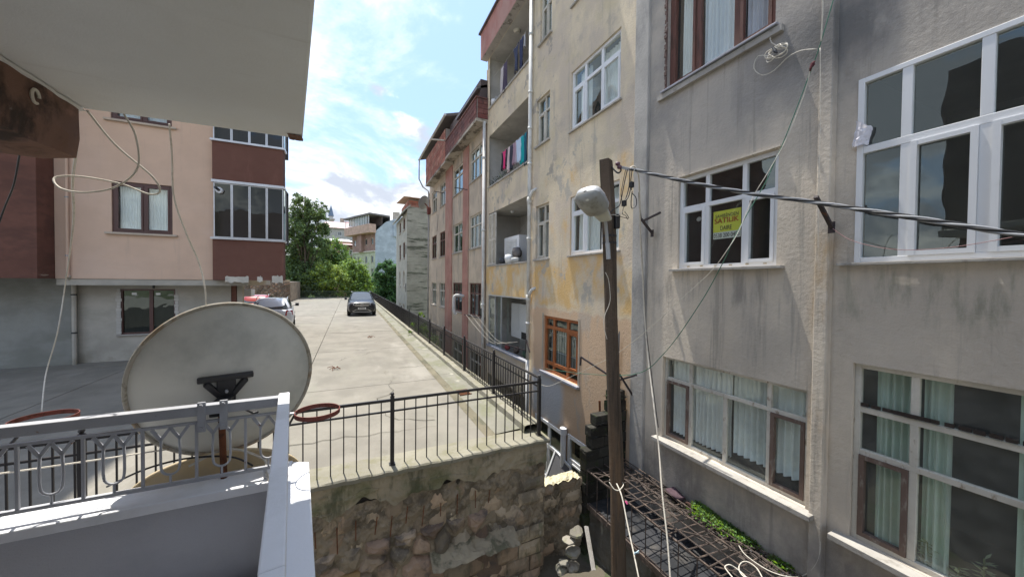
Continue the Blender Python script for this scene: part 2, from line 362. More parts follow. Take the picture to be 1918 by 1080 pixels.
cement_l = mat('cement_wall_grey', (.27, .27, .245), .92, [((.20, .2, .17), (.7, .7, 1.5), .45, .62, .6)], bump=.4, bscale=50)  # darker, greyer tone than the beige cement
cement_b = mat('cement_wall_beige', (.43, .40, .345), .92, [((.33, .31, .26), (.8, .8, 1.4), .45, .65, .6), ((.25, .23, .18), (2, 2, 2), .4, .6, .7, (-2.9, -2.2, .2))], bump=.4, bscale=50)
brown_frame = mat('brown_window_frame', (.085, .035, .028), .4, spec=.5)
brown_wood = mat('brown_wood_frame', (.135, .062, .047), .6, [((.07, .04, .03), (20, 20, 3), .5, .62, .8)], bump=.2)
orange_wood = mat('varnished_wood', (.38, .13, .045), .5, [((.18, .07, .03), (20, 20, 4), .5, .62, .7)], bump=.15)
pvc = mat('white_pvc', (.74, .75, .76), .35, [((.5, .5, .47), (4, 4, 4), .56, .72, .35)], var=.02, spec=.5)
old_white = mat('old_white_paint', (.60, .57, .50), .7, [((.25, .18, .12), (14, 14, 6), .56, .66, .8), ((.42, .4, .35), (3, 3, 3), .45, .65, .6)], bump=.35, bscale=50)
alu = mat('aluminium', (.55, .56, .58), .35, metal=.5, spec=.5)
stone_sill = mat('sill_stone', (.38, .36, .33), .85, [((.2, .18, .15), (9, 9, 9), .52, .66, .7)], bump=.4)
sill_al = mat('sill_metal', (.34, .35, .40), .5, metal=.2, layers=[((.2, .19, .18), (8, 8, 8), .55, .68, .6)])
G_near = glass('glass_clear', (.90, .94, .92), .10, dirt_lift=.035)
G_old = glass('glass_dusty', (.92, .96, .94), .09, dirt_lift=.12)  # dusty veil raised to lift the dark panes between the curtains
G_dark = glass('glass_dark', (.30, .32, .36), .08)
G_far = glass('glass_far', (.45, .5, .52), .12)
sheer = mat('curtain_sheer', (.93, .94, .93), .9, trans=.12, var=.02)
sheer_blue = mat('curtain_sheer_blue', (.80, .84, .89), .9, trans=.12, var=.02)
sheer_green = mat('curtain_green', (.64, .76, .68), .9, trans=.12, var=.05)
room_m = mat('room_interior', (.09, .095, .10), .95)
room_lt = mat('room_plaster', (.45, .43, .40), .95, [((.3, .28, .25), (2, 2, 2), .5, .65, .6)], bump=.2)

# ================================================================ the setting: ground, yard, car park
ZG = -2.5
gm = MB().box(-900, 900, -900, 1100, -9.5, -9); gm.build('ground', groundm, kind='structure')
MB().box(-60, -16.01, -40, 56, -4.9, ZG-.01).build('pavement', mat('street_concrete', (.36, .345, .31), .9), kind='structure')  # unseen pale ground, added to bounce sunlight onto the facades
MB().box(-16, 5, -40, -6, -5.2, -4.6).build('street', mat('street_concrete', (.36, .345, .31), .9), kind='structure')  # likewise added behind the view as a sunlit bounce surface
def hill(u, v):
    x = -500+1000*u; y = 150+600*v
    return (x, y, -9+ (20*v+10*math.sin(u*7+1)*v+14*nz((u*4, v*3, 0)))*(.4+v))
MB().grid(hill, 60, 30).build('hills', mat('hill_green', (.05, .075, .035), .95), kind='structure', smooth=True)
# car park: thick slab, coping, kerb, apron and separate concrete bays
MB().box(-16, 2.6, 5.3, 56.2, -4.9, ZG-.06).build('car_park_base', soil, kind='structure')
lot = MB().box(-16, 2.58, 5.31, 56.15, ZG-.058, ZG-.045).build('car_park', soil, kind='structure')
xs = [-16, -10.2, -5.6, -1.02, 2.02]; ys = [5.28, 8.98, 13.8, 18.6, 23.4, 28.3, 33.2, 38.1, 43, 48, 52, 56.15]
for i in range(len(xs)-1):
    for j in range(len(ys)-1):
        b = MB(); x0, x1, y0, y1 = xs[i]+.009, xs[i+1]-.009, ys[j]+.010, ys[j+1]-.010; dz = random.uniform(-.004, .004)
        b.box(x0, x1, y0, y1, ZG-.044, ZG+dz)
        b.build('slab', concrete, lot)
g = MB(); n = 60
for k in range(n):                                   # shallow drain channel beside the apron
    y0 = 5.3+k*50.8/n; y1 = y0+50.8/n
    w0 = .03*nz((0, y0, 3)); w1 = .03*nz((0, y1, 3))
    g.add([(2.0+w0, y0, ZG-.001), (2.09+w0, y0, ZG-.03), (2.18+w0, y0, ZG+.006), (2.0+w1, y1, ZG-.001), (2.09+w1, y1, ZG-.03), (2.18+w1, y1, ZG+.006)], [(0, 1, 4, 3), (1, 2, 5, 4)])
g.build('drain_channel', mat('channel_dirt', (.19, .17, .12), .95, [((.1, .1, .07), (4, 2, 4), .45, .6, .8)], bump=.6), lot)
ap = MB(); aj = [5.3, 9.3, 13.9, 19, 25, 31, 38, 46, 56.1]
for k in range(len(aj)-1):
    b = MB().grid(lambda u, v: (2.18+.46*u+(.012*nz((u*9, (aj[k]+(aj[k+1]-aj[k])*v)*3, 1)) if u == 0 else 0), aj[k]+.004+(aj[k+1]-aj[k]-.012)*v, ZG+.006+.02*u+.006*nz((u*3, v*20+k, 2))), 4, 30)
    b.build('apron_slab', concrete_moss, lot)
crk = mat('crack_dark', (.07, .065, .05), .95); random.seed(77)
for (x, y, a, n) in ((-.9, 6.1, .3, 16), (.6, 7.6, 1.2, 14), (1.3, 10.5, .2, 12), (-.3, 12.2, 1.0, 16), (.9, 15.3, .5, 12), (-1.9, 17.5, .2, 16), (.2, 20.5, .9, 12), (-2.6, 8.2, .6, 14), (-.2, 25, .1, 14), (1.4, 6.3, 2.3, 9)):
    b = MB(); p = Vector((x, y)); pr = None
    for k in range(n):
        aa = a+random.uniform(-.8, .8); q = p+Vector((math.cos(aa), math.sin(aa)))*random.uniform(.07, .2); w = .006*(1-k/n)+.002; d = (q-p).normalized(); s = Vector((-d.y, d.x))*w
        b.add([(p.x-s.x, p.y-s.y, ZG+.007), (p.x+s.x, p.y+s.y, ZG+.007), (q.x+s.x, q.y+s.y, ZG+.007), (q.x-s.x, q.y-s.y, ZG+.007)], [(0, 1, 2, 3)]); p = q
    b.build('crack', crk, lot, recalc=False, kind='stuff')
gr = MB()                                             # drain grate
for k in range(9): gr.box(2.2+k*.028, 2.212+k*.028, 7.4, 7.72, ZG+.02, ZG+.034)
gr.box(2.19, 2.46, 7.38, 7.4, ZG+.015, ZG+.036); gr.box(2.19, 2.46, 7.72, 7.74, ZG+.015, ZG+.036)
tag(gr.build('drain_grate', rust), 'rusty drain grate in the apron of the car park', 'grate')
for (u, v) in ((628, 690), (694, 631)):                    # twigs that dropped on the slab
    c = az(u, v, ZG+.02); t = MB()
    for k in range(9):
        a = random.uniform(0, 6.28); l = random.uniform(.08, .3)
        t.tube([c, c+Vector((math.cos(a)*l*.5, math.sin(a)*l*.5, .05)), c+Vector((math.cos(a+.3)*l, math.sin(a+.3)*l, .0))], .008, 4)
    t.build('twig', rust, label='small dry twig lying on the concrete, %s' % ('nearer the satellite dish' if u == 628 else 'farther away near the parked black car'), cat='twig', group='twigs on the concrete')
# kerb wall on the right
kb = MB(); ny = 120
def kerb(u, v):
    y = 5.15+51*v; prof = [(2.62, ZG-.1), (2.62, ZG+.03), (2.635, ZG+.12), (2.68, ZG+.135), (2.93, ZG+.13), (2.96, ZG+.1), (2.96, -5.2)]
    x, z = prof[int(round(u*6))]; a = .018
    return (x+a*nz((x, y*2.5, z), 2), y, z+a*nz((x, y*2.5, z), 2, 5))
kb.grid(kerb, 6, 400); kb.build('kerb_wall', coping_m, kind='structure')
MB().box(-16, 2.9, 56.15, 56.4, -4.9, ZG+.1).build('kerb_far', coping_m, kind='structure')
# yard below
def yard(u, v): x = -7+12.5*u; y = -6+11.5*v; return (x, y, -4.75+.12*nz((x, y, 0), 1.5))
MB().grid(yard, 60, 60).build('yard_ground', soil, kind='structure', smooth=True)
MB().box(2.5, 5.2, 5.0, 60, -6.2, -5.3).build('alley_ground', soil, kind='structure')

# ================================================================ retaining wall of rubble, blocks and render
MORT = 1
rw = thing('retaining_wall', 'mossy stone retaining wall with crumbling render below the black fence', 'wall', (.8, 4.85, -4.9))
wallcol = [((.12, .135, .06), (1.6, 1.6, 1.4), .46, .64, .75, (-3.0, -2.5, .22)), ((.06, .07, .04), (4, 4, 1), .5, .62, .7), ((.38, .31, .22), (2.5, 2.5, 3), .56, .68, .7)]
render_m = mat('mossy_render', (.36, .31, .225), .95, wallcol, bump=1, bscale=16)
block_m = mat('weathered_block', (.42, .33, .235), .95, [((.15, .13, .10), (3, 3, 1.5), .45, .6, .8), ((.10, .12, .06), (5, 5, 2), .54, .66, .6), ((.45, .42, .38), (7, 7, 5), .6, .7, .6)], bump=1, bscale=22, vary=.28)
stone_m = mat('rubble_stone', (.33, .265, .20), .92, [((.10, .09, .085), (4, 4, 4), .45, .62, .8), ((.34, .27, .19), (6, 6, 6), .56, .66, .6), ((.4, .38, .34), (16, 16, 12), .62, .7, .5)], bump=1, bscale=24, vary=.45)
mortar_m = mat('dark_mortar', (.13, .11, .085), .98, [((.05, .045, .04), (5, 5, 5), .45, .6, .9)], bump=1, bscale=20)
MB().box(-6, 2.86, 4.95, 5.3, -5.0, ZG-.07).build('wall_core', mortar_m, rw)
def cop(u, v):
    x = -6+8.93*u; prof = [(5.3, ZG-.01), (5.28, ZG+.004), (4.84, ZG), (4.825, ZG-.02), (4.83, ZG-.07), (4.95, ZG-.09)]
    y, z = prof[int(round(v*5))]; k = .016 if v > .3 else .002
    return (x, y+k*nz((x*3, y, z), 2), z+(.012 if v > .3 else .003)*nz((x*4, y*3, 2), 2, 3)-(.03*max(0, nz((x*1.5, 7, 1), 3)) if 3 > v*5 > 1.5 else 0))
MB().grid(cop, 460, 5).build('coping', coping_m, rw)
def rend(u, v):
    x = -4+6.9*u; zb = -2.90+.16*nz((x*1.3, 0, 0), 2)+.06*nz((x*5, 1, 0), 2); z = ZG-.05+(zb-(ZG-.05))*v
    return (x, 4.875+.03*nz((x, 0, z), 3)+.014*nz((x, 3, z), 11)-(.012 if nz((x*.8, z*5, 2), 3) > .25 else 0), z)
MB().grid(rend, 420, 42).build('render', render_m, rw)
def rough_piece(name, x0, x1, z0, z1, y, th, m, parent, k=.014, seg=3):
    b = MB(); o = random.random()*50
    pts = []
    for (cx, cz, ex) in ((x0, z0, 1), (x1, z0, 1), (x1, z1, 1), (x0, z1, 1)): pts.append([cx+random.uniform(-k, k), cz+random.uniform(-k, k)])
    def fn(u, v):
        px = (pts[0][0]*(1-u)+pts[1][0]*u)*(1-v)+(pts[3][0]*(1-u)+pts[2][0]*u)*v; pz = (pts[0][1]*(1-u)+pts[1][1]*u)*(1-v)+(pts[3][1]*(1-u)+pts[2][1]*u)*v
        e = min(u, 1-u, v, 1-v); return (px+k*nz((px, pz, o), 9), y-(0 if e <= 0 else th*.7*(.7+.5*nz((px*7, pz*7, o), 1)+.25)), pz+k*nz((px, pz, o+5), 9))
    b.grid(fn, seg+1, seg); return b.build(name, m, parent)
# cast blocks under the render, between rusty dowels
for r_, (za, zb) in enumerate(((-2.96, -3.25), (-3.27, -3.56))):
    x = -1.0+.1*r_
    while x < 2.9:
        w = random.uniform(.2, .36); x1 = min(x+w, 2.9)
        if x1-x > .08 and not (r_ == 1 and random.random() < .3 and x < 2): rough_piece('block', x+.007, x1-.007, zb+.005+.05*nz((x, 1, 1)), za-.005+.06*nz((x, 5, r_)), 4.93, .05, block_m, rw)
        x = x1
for k in range(11):
    x = -.4+k*.23+random.uniform(-.05, .05); z = -3.08-.02*k*0+random.uniform(-.05, .03)
    MB().tube([(x, 4.865, z), (x+random.uniform(-.03, .03), 4.85, z-random.uniform(.16, .34))], .007, 5).build('dowel', rust, rw)
# voronoi rubble
def clip(poly, px, pz, nx, nz_):
    out = []
    for i in range(len(poly)):
        a = poly[i]; b = poly[(i+1)%len(poly)]; da = (a[0]-px)*nx+(a[1]-pz)*nz_; db = (b[0]-px)*nx+(b[1]-pz)*nz_
        if da <= 0: out.append(a)
        if (da < 0) != (db < 0) and da != db:
            t = da/(da-db); out.append((a[0]+(b[0]-a[0])*t, a[1]+(b[1]-a[1])*t))
    return out
def voronoi(sites, box, gap):
    cells = []
    for i, (x, z) in enumerate(sites):
        p = [(box[0], box[2]), (box[1], box[2]), (box[1], box[3]), (box[0], box[3])]
        for j, (a, b) in enumerate(sites):
            if i == j or abs(a-x) > box[4] or abs(b-z) > box[4]: continue
            l = math.hypot(a-x, b-z); nx, n_ = (a-x)/l, (b-z)/l
            p = clip(p, (a+x)/2-nx*gap, (b+z)/2-n_*gap, nx, n_)
            if len(p) < 3: break
        if len(p) >= 3: cells.append((x, z, p))
    return cells
def stone_mb(mb, x, z, p, fr, th, lump=.3):
    q = []
    for i in range(len(p)):
        a = p[i]; b = p[(i+1)%len(p)]
        q.append(a)
        if math.hypot(a[0]-b[0], a[1]-b[1]) > .12: q.append(((a[0]+b[0])/2, (a[1]+b[1])/2))
    cx = sum(a[0] for a in q)/len(q); cz = sum(a[1] for a in q)/len(q); n = len(q); vs = []
    q = [(cx+(a[0]-cx)*random.uniform(.9, 1.0), cz+(a[1]-cz)*random.uniform(.9, 1.0)) for a in q]
    for sc_, d in ((1, -.07), (.97, th*.25), (.78, th*.8), (.4, th)):
        for a in q:
            vs.append(fr(cx+(a[0]-cx)*sc_, cz+(a[1]-cz)*sc_, d+(random.uniform(-lump, lump)*th if sc_ < .95 else 0)))
    vs.append(fr(cx, cz, th*random.uniform(.8, 1.15)))
    fs = [(k*n+i, k*n+(i+1)%n, (k+1)*n+(i+1)%n, (k+1)*n+i) for k in range(3) for i in range(n)]+[(3*n+i, 3*n+(i+1)%n, 4*n) for i in range(n)]
    mb.add(vs, fs)
fw_ = FY(4.94); sites = []
random.seed(21)
z = -3.5
while z > -4.95:
    x = -1.1; 
    while x < 2.4:
        if not (x > 1.0 and z < -3.85): sites.append((x+random.uniform(-.07, .07), z+random.uniform(-.06, .06)))
        x += random.uniform(.22, .46)
    z -= random.uniform(.19, .29)
for x, z, p in voronoi(sites, (-1.3, 2.5, -5, -3.42, .8), .008):
    if max(a[1] for a in p) > -3.4: pass
    b = MB(); stone_mb(b, x, z, p, fw_, random.uniform(.05, .13), .13)
    o = b.build('stone', stone_m, rw)
mg_ = MB().grid(lambda u, v: (-1.3+4.18*u, 4.905+.05*nz((u*16, 2, v*6), 1)+.03*nz((u*40, 5, v*15), 1)+.02*nz((u*90, 5, v*36), 1), -5+2.12*v), 260, 130)
mg_.build('mortar_fill', mat('joint_mortar', (.29, .24, .175), .97, [((.10, .085, .065), (4, 4, 4), .45, .6, .8), ((.36, .31, .24), (7, 7, 7), .56, .66, .6)], bump=1, bscale=26), rw)
yl = MB(); random.seed(5); stone_mb(yl, .05, -3.85, [(-.14, -4.0), (.13, -4.02), (.14, -3.76), (-.12, -3.74)], fw_, .2)
yl.build('stone', mat('ochre_stone', (.36, .24, .11), .9, bump=.6), rw, label='ochre coloured stone')
for r_ in range(5):                                    # concrete blockwork at the foot, right
    x = 1.12+.2*(r_%2)-.12; z1 = -3.86-r_*.24
    while x < 2.86:
        x1 = min(x+.4, 2.86)
        if x1-x > .1: rough_piece('concrete_block', x+.006, x1-.006, z1-.23, z1, 4.86, .05, block_m, rw, k=.007)
        x = x1
sl = MB()
def ledge(u, v): x = 1.02+1.3*u; y = 4.92-.3*v; return (x, y, -3.78-.12*v+.05*nz((x, y, 1), 5)+.03*nz((x, y, 8), 14))
sl.grid(ledge, 30, 8).build('mortar_ledge', render_m, rw)
for x0, x1, z0, z1 in ((2.32, 2.66, -3.84, -3.58), (2.36, 2.86, -3.56, -3.32), (2.5, 2.88, -3.3, -3.12)): rough_piece('block', x0, x1, z0, z1, 4.9, .05, block_m, rw)

# low wall that carries on to the right, and the blackened ruined wall behind the pole
lw = thing('low_block_wall', 'low brown block wall with a sunlit broken top right of the retaining wall', 'wall', (3.4, 5.1, -4.9))
MB().box(2.9, 3.8, 5.14, 5.34, -5, -3.52).build('wall_core', mortar_m, lw)
MB().grid(lambda u, v: (2.9+.91*u, 5.125+.03*nz((u*9, 2, v*9), 1)+.02*nz((u*30, 5, v*30), 1), -5+1.5*v), 60, 80).build('mortar_fill', MATS.get('joint_mortar') or mat('joint_mortar', (.29, .24, .175), .97, bump=1, bscale=26), lw)
zt = -3.46
for r_ in range(5):
    x = 2.9+(.1 if r_%2 else 0)-.1; hgt = .26 if r_ else .2
    while x < 3.8:
        x1 = min(x+.46, 3.8); x_ = max(x, 2.9)
        if x1-x_ > .08: rough_piece('block', x_+.006, x1-.006, zt-hgt+.01, zt-.004, 5.14, .05, block_m, lw, k=.012)
        x = x1
    zt -= hgt
cr = MB().grid(lambda u, v: (2.93+.8*u, 5.10+.24*v, -3.5+.05+.045*nz((u*4, v*2, 2), 2)+.03*nz((u*9, v*4, 2), 2)), 26, 6)
cr.build('crumbled_top', mat('pale_rubble', (.62, .58, .42), .95, [((.4, .36, .2), (14, 14, 14), .5, .62, .7)], bump=.8), lw)  # paler than the blocks: sunlight on the broken top put into its colour
burnt = mat('blackened_block', (.035, .033, .028), .97, [((.10, .095, .08), (5, 5, 5), .54, .68, .7), ((.04, .06, .02), (3, 3, 3), .5, .6, .6), ((.3, .28, .25), (12, 12, 12), .68, .72, .6)], bump=1, bscale=20, vary=.3)
bw = thing('ruined_wall', 'blackened broken block wall with a stepped top behind the wooden pole', 'wall', (4.2, 5.0, -4.9))
zt = -4.9; r_ = 0; random.seed(3)
while zt < -2.12:
    x = 3.74+(.12 if r_%2 else 0); lim = 3.74 if zt < -3.0 else (3.88 if zt < -2.72 else (3.98 if zt < -2.5 else 4.3))
    x = lim+random.uniform(0, .05)
    while x < 4.70:
        x1 = min(x+random.uniform(.26, .4), 4.70)
        if x1-x > .06:
            b = MB(); b.box(x, x1-.008, 5.0+random.uniform(-.012, .012), 5.19, zt, zt+.185)
            b.build('block', burnt, bw, bevel=.015)
        x = x1
    zt += .195; r_ += 1
for k in range(40):
    pass
cap = MB()
for (x0, x1, z) in ((3.76, 3.92, -3.02), (3.9, 4.02, -2.72), (4.0, 4.3, -2.5), (4.3, 4.68, -2.1)):
    cap.grid(lambda u, v: (x0+(x1-x0)*u, 4.97+.24*v, z-.02+.05*nz((x0+u, v*3, 4), 6)+.05*math.sin(math.pi*v)), 8, 5)
cap.build('soot_mortar', burnt, bw)
# ================================================================ fences
def post_mb(x, y, z0, z1, w=.05):
    b = MB().box(x-w/2, x+w/2, y-w/2, y+w/2, z0, z1); b.box(x-w*.8, x+w*.8, y-w*.8, y+w*.8, z0-.004, z0+.012)
    b.tube([(x, y, z1), (x, y, z1+.012), (x, y, z1+.02), (x, y, z1+.04), (x, y, z1+.062), (x, y, z1+.07)], [w*.6, w*.6, w*.3, w*.55, w*.4, .004], 10); return b
ff = thing('iron_fence', 'black iron fence along the front edge of the car park', 'fence', (-.5, 5.0, ZG))
for x in (2.82, .53, -2.45, -4.9): post_mb(x, 5.0, ZG, -1.58).build('post', black_iron, ff)
MB().bar((-6, 5.0, -1.62), (2.82, 5.0, -1.62), .03, .035).build('rail', black_iron, ff); MB().bar((-6, 5.0, -1.77), (2.82, 5.0, -1.77), .022).build('rail', black_iron, ff)
bal = None; x = 2.68
bx = [x_ for x_ in [2.82-.152*k for k in range(1, 58)] if min(abs(x_-p) for p in (.53, -2.45, -4.9)) > .05]
for x in bx:
    if bal is None: bal = MB().box(x-.007, x+.007, 4.993, 5.007, ZG-.01, -1.63).build('baluster', black_iron, ff); b0 = x
    else: dup_part(bal, (x-b0, 0, 0))
rf = thing('iron_fence', 'long black iron fence on the kerb along the right side of the car park', 'fence', (2.78, 5.2, ZG+.13))
zk = ZG+.13
py = [6.9, 9.0, 11.2, 13.5, 15.9, 18.6, 21.6, 25, 28.7, 32.6, 36.6, 40.6, 44.8, 49, 53, 56]
p0 = None
for y in py:
    if p0 is None: p0 = post_mb(2.78, y, zk, -1.50).build('post', black_iron, rf); y0 = y
    else: dup_part(p0, (0, y-y0, 0))
MB().bar((2.82, 4.98, -1.56), (2.78, 56, -1.56), .035, .03).build('rail', black_iron, rf); MB().bar((2.82, 4.98, -1.71), (2.78, 56, -1.71), .02).build('rail', black_iron, rf)
bal = None; y = 5.1; n = 0
while y < 30:
    y += .118; n += 1
    if min(abs(y-p) for p in py) < .04: continue
    if bal is None: bal = MB().box(2.773, 2.787, y-.007, y+.007, zk-.01, -1.57).build('baluster', black_iron, rf); y0 = y
    else: dup_part(bal, (0, y-y0, 0))
b = MB()
while y < 56: b.box(2.773, 2.787, y-.007, y+.007, zk-.01, -1.57); y += .118
b.build('baluster', black_iron, rf, kind='stuff')
bf = thing('iron_fence', 'thin railing across the far end of the car park behind the black car', 'fence', (-5, 56.3, ZG+.1))
for z in (-1.55, -2.3): MB().bar((-14, 56.3, z), (2.7, 56.3, z), .04).build('rail', mat('green_grey_rail', (.10, .13, .10), .6), bf)
b = MB(); x = -14
while x < 2.7: b.box(x, x+.014, 56.29, 56.31, ZG+.1, -1.55); x += .13
b.build('baluster', MATS['green_grey_rail'], bf, kind='stuff')

# ================================================================ our own building: balcony and the slab above
ob = thing('balcony_building', 'building we stand in, pale soffit overhead and white balcony parapet', 'building', (-2, 1, -5))
slab_poly = [(-.27, 2.57), (-7, 2.9), (-7, -4.5), (.28, -4.5), (.05, .1), (-.1, 1.28)]
MB().prism(slab_poly, .88, 1.06).build('soffit', soffit_m, ob, bevel=.012)
MB().prism([(-.30, 2.54), (-7, 2.87), (-7, -4.5), (.24, -4.5), (.01, .1), (-.14, 1.28)], 1.061, 3.9).build('upper_wall', mat('own_building_render', (.40, .36, .33), .9), ob)
MB().prism([(-.062, 1.3), (-.14, 1.28), (-.02, .1), (.2, -4), (.29, -4), (.09, .1)], 1.0, 1.5).build('edge_trim', darkred, ob)
pt = MB().grid(lambda u, v: (-.34+.075*u, 2.49+.085*v+.0, .876-.004*nz((u*3, v*3, 1), 3)-.002), 8, 8); roughen(pt, .006, 30); pt.build('chipped_patch', beam_m, ob)
bm_ = MB()
def beamf(u, v):
    y = 2.6-9*u; prof = [(-1.27, .88), (-1.268, .72), (-1.285, .615), (-1.40, .60), (-1.58, .60), (-1.6, .88)]; x, z = prof[int(round(v*5))]
    k = .012; return (x+k*nz((x*3, y*3, z*3), 3)+.05*(0), y+(.012*nz((z*9, x*9, 2), 2) if u == 0 else 0), z+k*nz((x*3, y*3, z*3), 3, 7) if z < .87 else z)
bm_.grid(beamf, 240, 5); bm_.add([beamf(0, k/5) for k in range(6)], [(0, 1, 2, 3, 4, 5)])
bm_.build('soffit_beam', beam_m, ob)
br = MB().grid(lambda u, v: (-1.30+.05*v+.012*nz((u*20, v*2, 3), 2), 2.62-2.2*u, .876-.0*v+.0), 100, 2)
for i, v_ in enumerate(br.v): br.v[i] = (v_[0], v_[1], .874-.018*max(0, .5+nz((v_[0]*12, v_[1]*7, 1), 1))*(1 if v_[0] < -1.262 else .1))
br.build('plaster_fillet', soffit_m, ob)
ringp = [(-1.262, 2.31+.02*math.cos(t), .80+.03*math.sin(t)) for t in [k*.4 for k in range(14)]]
MB().tube(ringp, .006, 6).build('ceiling_hook', cable_w, ob)
MB().box(-7, .1, -4.5, -.55, -5, 4).build('body_wall', mat('own_building_render', (.40, .36, .33), .9), ob)
MB().box(-7, -.18, -.5, 2.24, -1.78, -1.6).build('balcony_floor', white_plaster, ob)
MB().prism([(-7, 2.30), (-.24, 2.30), (-.24, 2.36), (-7, 2.36)], -4.9, -1.14).build('parapet', white_plaster, ob)
MB().prism([(-.22, 2.36), (-.30, 2.31), (-.12, .6), (.05, -.5), (.13, -.5), (-.05, .6)], -4.9, -1.14).build('parapet', white_plaster, ob)
cp = MB().prism([(-7, 2.25), (-.31, 2.25), (-.31, 2.47), (-7, 2.47)], -1.138, -1.09); cp.build('parapet_cap', white_p, ob, bevel=.006)
cp = MB().prism([(-.308, 2.44), (-.308, 2.2), (-.14, .6), (-.03, -.5), (.08, -.5), (-.06, 1.0), (-.13, 1.6), (-.22, 2.40)], -1.138, -1.085); cp.build('parapet_cap', white_p, ob, bevel=.006)
# balcony railing
rl = thing('balcony_railing', 'pale grey wrought iron balcony railing with U loops and chevrons', 'railing', (-.9, 2.3, -1.09))
A0 = Vector((-.325, 2.3, 0)); 
def R_(x, z, y=2.3): return Vector((x, y, z))
XE = -3.4
MB().bar(R_(XE, -.67), R_(-.31, -.67), .05, .05).build('top_rail', rail_paint, rl, bevel=.004)
MB().bar(R_(XE, -.735), R_(-.33, -.735), .02, .012).build('rail', rail_paint, rl)
MB().bar(R_(XE, -1.03), R_(-.31, -1.03), .016, .016).build('rail', rail_paint, rl)
sidep = [Vector((-.335, 2.33, 0)), Vector((-.155, .91, 0)), Vector((-.02, -.2, 0))]
s_ = MB(); s_.bar(sidep[0]+Vector((0, 0, -.66)), sidep[1]+Vector((0, 0, -.66)), .052, .05); s_.bar(sidep[1]+Vector((0, 0, -.66)), sidep[2]+Vector((0, 0, -.66)), .052, .05)
s_.build('side_rail', white_p, rl, bevel=.005)
sd_ = (sidep[1]-sidep[0]).normalized()
MB().bar(sidep[0]+Vector((0, 0, -1.03)), sidep[1]+Vector((0, 0, -1.03)), .016).build('rail', rail_paint, rl)
for k in range(1, 9):
    q = sidep[0]+sd_*(k*.145); MB().tube([q+Vector((0, 0, -.69)), q+Vector((0, 0, -1.03))], .006, 6).build('baluster', rail_paint, rl)
pit = .205; x = -.405; k = 0; first = {}
while x > XE:
    def put(name, mbf):
        if name not in first: first[name] = (mbf().build(name, rail_paint, rl, smooth=name == 'u_loop'), x)
        else: dup_part(first[name][0], (x-first[name][1], 0, 0))
    def uloop():
        r = .035; c = x; pts = [R_(c-r, -.80)]+[R_(c-r-.002, z) for z in (-.86, -.92)]+[R_(c-r*math.cos(t), -.945-.035*math.sin(t)) for t in [math.pi*j/8 for j in range(0, 9)]]+[R_(c+r+.002, -.92), R_(c+r+.002, -.86), R_(c+r, -.80)]
        return MB().tube(pts, .0055, 6)
    def chev(dx):
        def f():
            m = MB(); c = x+dx; m.bar(R_(c-.035, -.745), R_(c, -.80), .014, .006, (0, 1, 0)); m.bar(R_(c, -.80), R_(c+.035, -.745), .014, .006, (0, 1, 0)); return m
        return f
    put('u_loop', uloop); put('chevron', chev(-.035)); put('chevron_right', chev(.035))
    first.setdefault('x', 1)
    put('baluster', lambda: MB().bar(R_(x-.1025, -.74), R_(x-.1025, -1.03), .011))
    put('stub', lambda: MB().tube([R_(x, -.98), R_(x, -1.03)], .005, 6))
    x -= pit
for o in sc.objects:
    if o.name.startswith('chevron_right'): o.name = 'chevron.%03d' % (500+int(o.name[-3:]) if o.name[-3:].isdigit() else 500)
for x in (-.42, -1.6, -2.8): MB().tube([R_(x, -1.03), R_(x, -1.09)], .009, 6).build('foot', rail_paint, rl)
# main dish
def dish(name, c, w, h, depth, look, m, rimm, label, roll=0):
    """shell opening along look"""
    L_ = Vector(look).normalized(); X_ = L_.cross(Vector((0, 0, 1))).normalized(); Z_ = X_.cross(L_)
    t = thing(name, label, 'satellite dish', c); c = Vector(c)
    b = MB(); nr, na = 14, 56
    def P(r, a, off): return c+X_*(w/2*r*math.cos(a))+Z_*(h/2*r*math.sin(a))+L_*(depth*(r*r)-depth+off)
    vs = []; fs = []
    for side, off in ((0, 0), (1, .006)):
        base = len(vs); vs.append(P(0, 0, off))
        for i in range(1, nr+1):
            for j in range(na): vs.append(P(i/nr, 2*math.pi*j/na, off))
        for j in range(na):
            fs.append((base, base+1+j, base+1+(j+1)%na))
            for i in range(nr-1):
                p = base+1+i*na; fs.append((p+j, p+(j+1)%na, p+na+(j+1)%na, p+na+j))
    b.add(vs, fs); b.build('reflector', m, t, smooth=True)
    MB().tube([P(1.0, 2*math.pi*j/72, -.004) for j in range(73)], .011, 8, caps=False).build('rim', rimm, t, smooth=True)
    return t, P, L_, X_, Z_
dl, P, L_, X_, Z_ = dish('satellite_dish', (-.65, 2.6, -.59), .85, .90, .10, (-.3, 1, .1), dish_m, dish_rim, 'large grey satellite dish seen from behind, clamped to the balcony railing')
c0 = P(0, 0, -.012)+Z_*(-.005)+X_*-.02
b = MB(); b.bar(c0+X_*-.125+Z_*.05, c0+X_*.125+Z_*.05, .03, .035, L_); b.bar(c0+Z_*.05, c0+Z_*-.12, .085, .03, L_); b.bar(c0+Z_*-.1, c0+Z_*-.14, .11, .02, L_)
b.bar(c0+X_*-.09+Z_*.03, c0+X_*-.03+Z_*-.05, .03, .04, L_); b.bar(c0+X_*.09+Z_*.03, c0+X_*.03+Z_*-.05, .03, .04, L_)
b.build('bracket', black_pl, dl, bevel=.006)
b = MB().box(c0.x-.035, c0.x+.035, 2.33, c0.y+.02, -.73, -.66); b.bar(c0+X_*.03+Z_*-.1, (c0.x+.17, 2.34, -.735), .03, .015); b.build('mount_arm', black_pl, dl, bevel=.006)
